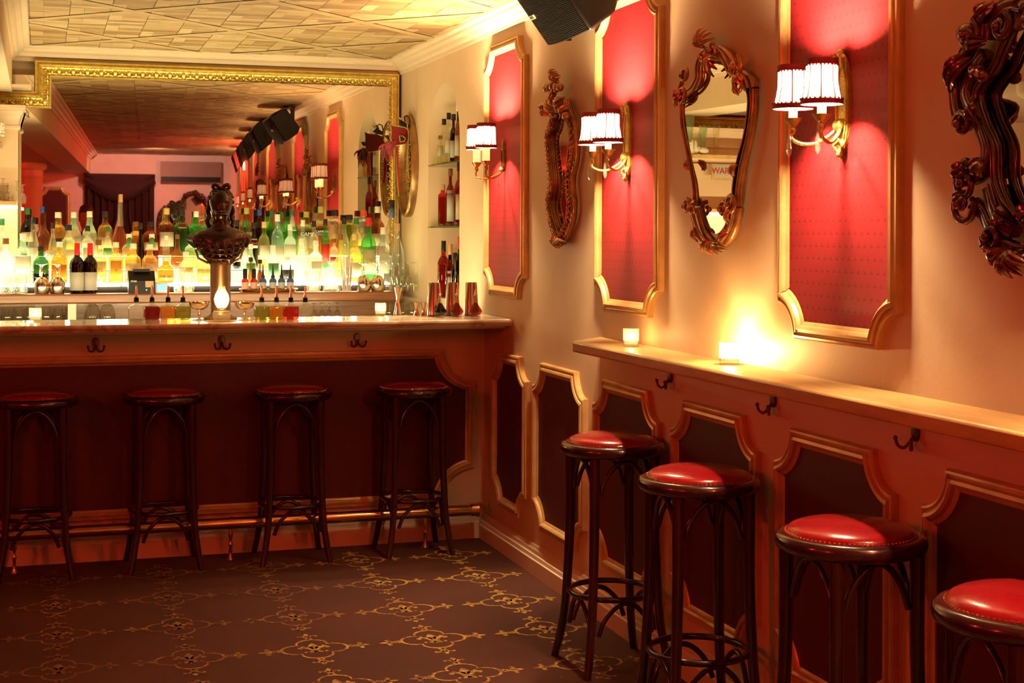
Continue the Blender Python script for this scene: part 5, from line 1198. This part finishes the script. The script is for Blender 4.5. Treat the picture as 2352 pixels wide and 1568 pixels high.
def rm(mb): mb.v = [(x-mc[0], y-my_, z-mc[1]) for x, y, z in mb.v]; return mb
def curve_plate(poly2, y0, th, bend=.25, cx=700):
    X0 = TM(cx, 0)[0]; return [(a, y0 + abs(a-X0)*bend, b_) for a, b_ in poly2]
def plate(mb, pts2, y0, th, bend=.35):
    P3 = curve_plate([TM(*p) for p in pts2], y0, th, bend); n = len(P3)
    c = Vector((sum(p[0] for p in P3)/n, sum(p[1] for p in P3)/n - .01, sum(p[2] for p in P3)/n))
    vs = P3 + [(a, b_+th, z) for a, b_, z in P3] + [tuple(c), (c.x, c.y+th, c.z)]
    mb.add(vs, [(i, (i+1) % n, 2*n) for i in range(n)] + [(n+(i+1) % n, n+i, 2*n+1) for i in range(n)] + [(i, n+i, n+(i+1) % n, (i+1) % n) for i in range(n)])
    return P3
q = MB(); e1 = plate(q, [(620, 235), (660, 255), (720, 262), (800, 275), (845, 300), (850, 360), (835, 440), (800, 470), (740, 480), (690, 492), (650, 460), (625, 400), (632, 330), (628, 270)], my_, .006)
rm(q).build('face_plate', 'mask_red', t, 60)
q = MB(); plate(q, [(555, 365), (612, 360), (618, 400), (604, 425), (580, 400)], my_+.02, .005); plate(q, [(720, 230), (770, 180), (830, 230), (835, 275), (770, 262)], my_+.015, .01)
lp_ = [(835, 270), (858, 210), (845, 150), (810, 132), (785, 150), (800, 200)]
q.tube([(TM(*p)[0], my_+.015, TM(*p)[1]) for p in lp_], [.010]*6, 8, flat=.4); rm(q).build('black_wing', 'mask_black', t, 60)
q = MB(); q.tube([(a, b_-.001, z) for a, b_, z in e1], .0028, 6, True)
ey = [TM(x, y) for x, y in ((722, 375), (760, 380), (792, 405), (780, 440), (730, 448))]; q.tube([(a, my_-.004, b_) for a, b_ in ey], .004, 6, True)
q.tube([(TM(*p)[0], my_+.01, TM(*p)[1]) for p in ((725, 155), (745, 175), (770, 140), (775, 200))], .006, 6); rm(q).build('gold_edging', 'ribbon_gold', t, 60)
q = MB().prism([(a, b_) for a, b_ in ey], 'y', my_-.006, my_+.001); rm(q).build('eye_hole', 'mask_black', t, 0)
rr = random.Random(11); q = MB(); q2 = MB()
for k in range(34):
    a0 = (rr.uniform(600, 690), rr.uniform(440, 500)); a1 = (a0[0] + rr.uniform(-110, -20), a0[1] + rr.uniform(20, 110)); a2 = (a1[0] + rr.uniform(-30, 40), a1[1] + rr.uniform(40, 130))
    yy = my_ + rr.uniform(-.02, .03); pts = [(TM(*p)[0], yy + .008*i, TM(*p)[1]) for i, p in enumerate((a0, ((a0[0]+a1[0])/2 - 10, (a0[1]+a1[1])/2 - 10), a1, a2))]
    (q2 if k % 4 == 0 else q).tube(bez(pts, 3), [.002, .004, .006, .007, .007, .006, .005, .004, .003, .001][:10], 6, flat=.3, up=(0, 1, 0))
rm(q).build('red_feathers', 'feather', t, 60); rm(q2).build('dark_feathers', 'feather_dark', t, 60)
for nm, pts, wd, mt in (('red_ribbon', [(850, 300), (880, 420), (885, 600), (880, 780), (865, 890)], .0075, 'ribbon'), ('red_ribbon', [(700, 500), (705, 650), (715, 850), (735, 1060)], .0055, 'ribbon'), ('gold_ribbon', [(800, 280), (835, 330), (825, 600), (835, 830), (872, 930)], .0028, 'ribbon_gold'), ('gold_ribbon', [(708, 490), (695, 620), (705, 850), (720, 1100)], .0022, 'ribbon_gold')):
    q = MB().tube(bez([(TM(*p)[0], my_+.012, TM(*p)[1]) for p in pts], 5), wd, 6, flat=.25, up=(0, 1, 0)); rm(q).build(nm, mt, t, 60)
# ------------------------------------------------------------------ shelves at the left end of the back bar
PL = (-.45, 8.90, 1.6)
t = thing('corner_column', (-.45, 8.87, 1.195), 'square plaster column with a carved capital at the left end of the mirror', 'column')
q = MB().box(-.84, -.115, 8.80, 8.985, 1.389, 2.12); q.v = [(x+.45, y-8.87, z-1.195) for x, y, z in q.v]; q.build('shaft', 'cream_paint', t)
q = MB(); cpf = [(0, 2.11), (.012, 2.115), (.012, 2.13), (.004, 2.135), (.006, 2.16), (.02, 2.20), (.03, 2.210), (.03, 2.220), (.04, 2.224), (.04, 2.245)]
q.sweep([(-.84, 8.985), (-.84, 8.80), (-.115, 8.80), (-.115, 8.985)], cpf, lambda a, b_, h: (a, b_, h), side=1); q.box(-.84, -.115, 8.80, 8.985, 2.11, 2.245)
for x in (-.10, -.84): q.tube([(x + .026*(1-k/14)*cos(k*.6), 8.79, 2.205 + .026*(1-k/14)*sin(k*.6)) for k in range(14)], .006, 6); q.ball((x, 8.785, 2.205), .009)
q.v = [(x+.45, y-8.87, z-1.195) for x, y, z in q.v]; q.build('capital', 'cream_trim', t, 30)
for z, x1, lb, nm in ((2.055, -.20, 'upper shelf at the left end of the mirror, holding vases and coral', 'wooden'), (1.700, -.125, 'lower lit shelf at the left end of the mirror, holding glasses', 'w')):
    s_ = thing('wall_shelf', (x1-.35, 8.70, z), lb, 'shelf')
    MB().box(-.35, .35, -.09, .098, -.022, 0).build('shelf_board', 'ledge_wood', s_)
    if nm == 'wooden':
        q = MB(); q.sweep([(-.35, .098), (-.35, -.06), (.35, -.06), (.35, .098)], [(.015, -.022), (.03, -.035), (.022, -.045), (.030, -.052), (.0, -.060)], lambda a, b_, h: (a - .0, b_, h), side=-1); q.build('moulding', 'cream_trim', s_, 30)
    else: MB().box(-.345, .36, -.095, .097, -.040, -.0235).build('light_strip', 'soft_strip', s_)
def px2(u, y): return at(u, 400, Y=y).x
for k, (dx, h, m_, nm) in enumerate(((-.09, .26, 'g_lgreen', 'tall pale green glass vase on the upper left shelf, nearest the gilt frame'), (-.19, .20, 'g_lgreen', 'shorter pale green glass vase on the upper left shelf'), (-.29, .24, 'g_pale', 'yellowish glass vase on the upper left shelf'))):
    v_ = thing('glass_vase', (-.15+dx-.02, 8.755-.0, 2.0555), nm, 'vase', 'glass vases on the upper left shelf'); MB().lathe([(.020, 0), (.016, .02), (.017, .5*h), (.024, .8*h), (.030, h)], 20, caps=False).build('vase_body', m_, v_, 60)
v_ = thing('coral', (-.225, 8.66, 2.0555), 'white branching coral at the right end of the upper left shelf', 'coral'); q = MB(); rr = random.Random(3)
for k in range(26): a = rr.uniform(0, pi); q.tube(bez([(0, 0, .01), (.03*cos(a), rr.uniform(-.02, .02), .03*sin(a)+.01), (.055*cos(a)*rr.uniform(.4, 1), rr.uniform(-.03, .03), .085*sin(a)+.01)], 3), [.012, .011, .010, .010, .009, .008, .006], 6)
q.ball((0, 0, .012), (.045, .03, .014)); q.build('coral_branches', 'coral', v_, 60)
v_ = thing('sea_shell', (-.30, 8.65, 2.0555), 'pale sea shell beside the coral', 'shell'); MB().ball((0, 0, .025), (.04, .028, .025), 16, 10).build('shell_body', 'coral', v_, 60)
for k, (u, y, h, kd) in enumerate(((20, 8.66, .085, 'wine'), (40, 8.665, .115, 'wine'), (8, 8.72, .13, 'coupe'))):
    goblet(px2(u, y), y, 1.7005, h, .024, 'silver' if k == 0 else 'crystal', 'stem_glass', ['small upturned stem glass on the lower left shelf', 'clear upturned wine glass at the end of the lower left shelf', 'upturned coupe behind the tumbler on the lower left shelf'][k], 'glass', 'glasses on the lower left shelf', bowl=kd)
tumbler(px2(6, 8.645), 8.645, 1.7005, .10, .038, 'cut crystal tumbler on the lower left shelf, cut by the edge', None)
sg = thing('warning_sign', (-.545, 8.70, 1.955), 'framed white warning sign with red capitals, seen reflected in the pear-shaped mirror', 'sign')
MB().box(-.135, .135, .02, .035, -.06, .06).build('frame', 'ledge_wood', sg); MB().box(-.118, .118, .015, .0195, -.045, .045).build('sign_plate', 'paper_white', sg)
lt_ = lettering('WARNING', .058, (0, .0145, .0), 'ink_red', sg, bold=.0008); lt_.scale = (-1, 1, 1)
for dx_ in (-.12, .12): MB().box(dx_-.004, dx_+.004, .030, .098, .05, .058).build('hanger', 'brass', sg)
# white box loudspeaker over the lower ceiling corner
t = thing('white_speaker', (-.235, 8.86, 2.35), 'white box speaker on a bracket in the top left corner above the gilt frame', 'speaker')
MB().prism([(-.075, .02), (-.078, .19), (.03, .20), (.04, .01)], 'x', -.055, .055).build('cabinet', 'white_plastic', t)
MB().tube([(.03, -.078, .10), (.03, -.10, .10)], .055, 20).build('round_mount', 'white_plastic', t)
MB().box(-.09, .19, -.10, .13, -.006, .012).build('bracket_plate', 'cream_trim', t)
lettering('BOSE', .018, (0, -.0785, .10), 'ink', t)

# ------------------------------------------------------------------ the room behind the camera (seen in the mirrors)
t = thing('curtain', (.24, -2.93, 0), 'dark red draped doorway curtain on the rear wall, seen in the bar mirror', 'curtain')
for s in (1, -1):
    vs = []; n_ = 40
    for j in range(9):
        z = 2.30*j/8
        for i in range(n_+1): q_ = i/n_; xx = s*lerp(.02 if j > 5 else .10, .46, q_); vs.append((xx, .030*sin(q_*30) + .01*sin(j), z))
    q = MB().add(vs, [(j*(n_+1)+i, j*(n_+1)+i+1, (j+1)*(n_+1)+i+1, (j+1)*(n_+1)+i) for j in range(8) for i in range(n_)]); o = q.build('side_drape', 'curtain', t, 60); o.modifiers.new('thickness', 'SOLIDIFY').thickness = .006
vs = []; n_ = 40
for j in range(6):
    for i in range(n_+1): q_ = i/n_; vs.append((lerp(-.47, .47, q_), .07 + .015*sin(j*2.2), 2.33 - j/5*(.10 + .24*sin(pi*q_))))
q = MB().add(vs, [(j*(n_+1)+i, j*(n_+1)+i+1, (j+1)*(n_+1)+i+1, (j+1)*(n_+1)+i) for j in range(5) for i in range(n_)])
for i in range(n_+1): p = vs[5*(n_+1)+i]; q.ball((p[0], p[1], p[2]-.02), (.010, .01, .028), 6, 4)
o = q.build('swag', 'curtain', t, 60)
t = thing('air_conditioner', (1.22, -2.90, 2.2), 'recessed wall air conditioner on the rear wall, seen in the bar mirror', 'air conditioner')
MB().box(-.44, .44, -.10, .02, .02, .31).build('case', 'ac_grey', t); MB().box(-.43, .43, -.02, .028, .025, .10).build('air_vent', 'black_plastic', t)
YR = -2.96; t = thing('overmantel_mirror', (1.22, YR, 1.6), 'wide carved mirror on the rear wall, half hidden behind the bust in reflection', 'mirror')
ol = cr2([(-.45, -.30), (-.46, .10), (-.38, .26), (-.20, .30), (-.10, .42), (0, .47), (.10, .42), (.20, .30), (.38, .26), (.46, .10), (.45, -.30)]) 
MB().prism(ol, 'y', 0, .012).build('mirror_glass', 'mirror_glass', t, 0)
q = MB(); q.tube([(a, .03, b_) for a, b_ in ol], .030, 8, True); rr = random.Random(2)
for a, b_ in ol[::2]: q.ball((a + rr.uniform(-.02, .02), .05, b_ + .02), rr.uniform(.02, .04), 7, 5)
q.build('carved_frame', 'dark_gilt', t, 50)
for x, y, lb in ((-.72, -.4, 'round white column in the rear of the room, glowing red in the mirror'), (-.85, 6.6, 'round white column out of frame at left, reflected in the nearest carved mirror')):
    t = thing('round_column', (x, y, 0), lb, 'column', 'round plaster columns')
    MB().lathe([(.17, 0), (.17, .06), (.14, .10), (.125, .14), (.115, BZ-.16)], 32).build('shaft', 'cream_paint', t, 40)
    MB().lathe([(.115, BZ-.17), (.13, BZ-.15), (.12, BZ-.13), (.125, BZ-.07), (.16, BZ-.05), (.17, BZ-.03), (.17, BZ+.018)], 32).build('capital', 'cream_trim', t, 30)
tp = wall_panel(0, 1.2, .42, 1.9, .09, 'red_fabric_shaded', 'dark panel on the rear wall between column and curtain, seen in the bar mirror', None); tp.location = (-.62, -2.99, 1.2); tp.rotation_euler = (0, 0, R(-90))
t = thing('framed_print', (-3.395, 6.9, 1.55), 'framed tree print on the left wall, reflected in the nearest carved mirror', 'picture')
MB().box(0, .02, -.5, .5, -.35, .35).build('frame', 'black_plastic', t); MB().box(.021, .024, -.45, .45, -.30, .30).build('print', 'paper', t)
q = MB(); rr = random.Random(9)
def br(p, a, l, w_):
    e = (p[0] + l*cos(a), p[1] + l*sin(a)); q.tube([(.026, p[0], p[1]), (.026, e[0], e[1])], [w_, w_*.6], 5)
    if l > .03:
        for d in (-.5, .45): br(e, a + d + rr.uniform(-.15, .15), l*.72, w_*.62)
br((0, -.28), pi/2, .17, .014); q.build('tree_drawing', 'ink_red', t, 0)
for k, (x, y, z, e) in enumerate(RED_FILLS):  # housings of the added red fill lamps
    t = thing('red_fill_lamp', (x, y, z + .0), ['added red fill lamp under the low ceiling left of the room', 'added red fill lamp under the low ceiling in the rear left of the room'][k], 'spotlight', 'added red fill lamps')
    top = (BZ + .02 if x < BX else ZC-.002) - z
    q = MB().lathe([(.050, -.04), (.052, .05), (.02, .07), (.012, .08), (.012, top)], 20, caps=False); q.lathe([(.03, top-.012), (.03, top-.001)], 20); q.build('housing', 'black_plastic', t, 40)
    MB().lathe([(.0005, -.03), (.025, -.028), (.03, -.01), (.02, .01), (.001, .02)], 16).build('red_fill_bulb', 'red_fill_bulb', t, 60)

t = thing('red_tube_lamp', (XR, .15, 2.43), 'upright red tube lamp high on the right wall, reflected below the loudspeakers', 'lamp')
MB().box(-.03, 0, -.06, .06, -.17, .17).build('base', 'black_plastic', t); MB().lathe([(.0005, -.15), (.018, -.145), (.018, .145), (.0005, .15)], 16, (-.055, 0, 0)).build('tube', 'red_tube', t, 50)
for z in (-.15, .15): MB().box(-.07, -.03, -.015, .015, z-.006, z+.006).build('end_cap', 'black_plastic', t)

# ------------------------------------------------------------------ photographer reflected in the bar mirror
t = thing('person', (-.10, -.36, 0), 'person in dark clothes standing behind the camera, head reflected above the bottles', 'person')
def skin(name, V_, E_, rad, mat, root=0, sub=2):
    me = bpy.data.meshes.new(name); me.from_pydata(V_, E_, []); o = bpy.data.objects.new(name, me); COL.objects.link(o); me.materials.append(M[mat])
    sk = o.modifiers.new('skin', 'SKIN'); sd = me.skin_vertices[0].data if me.skin_vertices else None
    if sd is None: return o
    for i, r in enumerate(rad): sd[i].radius = r if isinstance(r, tuple) else (r, r)
    sd[root].use_root = True; m_ = o.modifiers.new('sub', 'SUBSURF'); m_.levels = m_.render_levels = sub; o.parent = t
    me.polygons.foreach_set('use_smooth', [True]*len(me.polygons)); return o
def ensure_skin():
    pass
prof = [(.055, 1.50, 0), (.056, 1.57, 0), (.060, 1.585, .01), (.068, 1.60, .015), (.078, 1.64, .012), (.083, 1.70, .0), (.080, 1.76, -.005), (.060, 1.81, -.008), (.025, 1.84, -.01), (.0005, 1.845, -.01)]
vs = []; n_ = 40
for r, z in interp([(a, b_) for a, b_, c in prof], 60):
    for i in range(n_):
        a = 2*pi*i/n_; fr = sin(a); k = 0
        if fr > 0 and z > 1.58:
            k += .022*math.exp(-((z-1.675)/.018)**2)*math.exp(-((1-fr)/.02)**2) + .006*math.exp(-((z-1.640)/.007)**2)*math.exp(-((1-fr)/.06)**2) + .012*math.exp(-((z-1.60)/.012)**2)*math.exp(-((1-fr)/.1)**2)
            for s in (1, -1): k -= .008*math.exp(-((z-1.705)/.010)**2)*math.exp(-((a - pi/2 - s*.38)/.16)**2)
        vs.append(((r+k)*cos(a)*.92, (r*1.12+k)*sin(a), z))
nr = len(vs)//n_
q = MB().add(vs, [(j*n_+i, j*n_+(i+1) % n_, (j+1)*n_+(i+1) % n_, (j+1)*n_+i) for j in range(nr-1) for i in range(n_)])
for s in (1, -1): q.ball((s*.078, -.005, 1.68), (.010, .018, .030), 8, 6)
q.build('head', 'skin', t, 70)
q = MB(); vs = []; hp = [(.088, 1.66), (.092, 1.72), (.090, 1.78), (.072, 1.835), (.035, 1.862), (.0005, 1.868)]
for r, z in interp(hp, 40):
    for i in range(n_): a = 2*pi*i/n_; fr = sin(a); rr_ = r*(1 if fr < .35 or z > 1.77 else .80); vs.append((rr_*cos(a)*.96, r*1.12*fr*(1 if fr < .35 or z > 1.77 else .82) - .006, z))
nr = len(vs)//n_; q.add(vs, [(j*n_+i, j*n_+(i+1) % n_, (j+1)*n_+(i+1) % n_, (j+1)*n_+i) for j in range(nr-1) for i in range(n_)]); q.build('hair', 'hair', t, 70)
q = MB(); body = [(.0005, .86, 1), (.17, .87, .7), (.175, .95, .66), (.16, 1.10, .66), (.185, 1.28, .62), (.20, 1.40, .55), (.17, 1.455, .52), (.09, 1.49, .6), (.062, 1.52, .95), (.058, 1.54, 1)]
vs = []
for r, z, f_ in body:
    for i in range(n_): a = 2*pi*i/n_; vs.append((r*cos(a), r*f_*sin(a), z))
q.add(vs, [(j*n_+i, j*n_+(i+1) % n_, (j+1)*n_+(i+1) % n_, (j+1)*n_+i) for j in range(len(body)-1) for i in range(n_)])
for s in (1, -1):
    q.tube(bez([(s*.17, 0, 1.41), (s*.235, .01, 1.28), (s*.25, .04, 1.14), (s*.17, .14, 1.20), (s*.10, .20, 1.33)], 5), [lerp(.055, .034, i/20) for i in range(21)], 12)
    q.tube(bez([(s*.09, 0, .92), (s*.105, .01, .5), (s*.11, 0, .10)], 6), [lerp(.09, .05, i/12) for i in range(13)], 14)
    q.tube([(s*.11, -.05, .04), (s*.112, .04, .045), (s*.118, .16, .03)], [.040, .042, .030], 10)
q.build('dark_clothes', 'black_cloth', t, 60)
for s in (1, -1):
    q = MB().ball((s*.085, .225, 1.355), (.030, .020, .038), 10, 8)
    for k in range(4): q.tube(bez([(s*(.07 + .012*k), .235, 1.375), (s*(.062 + .012*k), .262, 1.395 - .006*k), (s*(.050 + .012*k), .275, 1.385 - .008*k)], 3), [.0085, .0085, .008, .008, .0075, .007, .006], 7)
    q.tube(bez([(s*.065, .225, 1.34), (s*.045, .25, 1.345), (s*.032, .262, 1.355)], 3), [.010]*5 + [.008]*2, 7); q.build('hand', 'skin', t, 60)
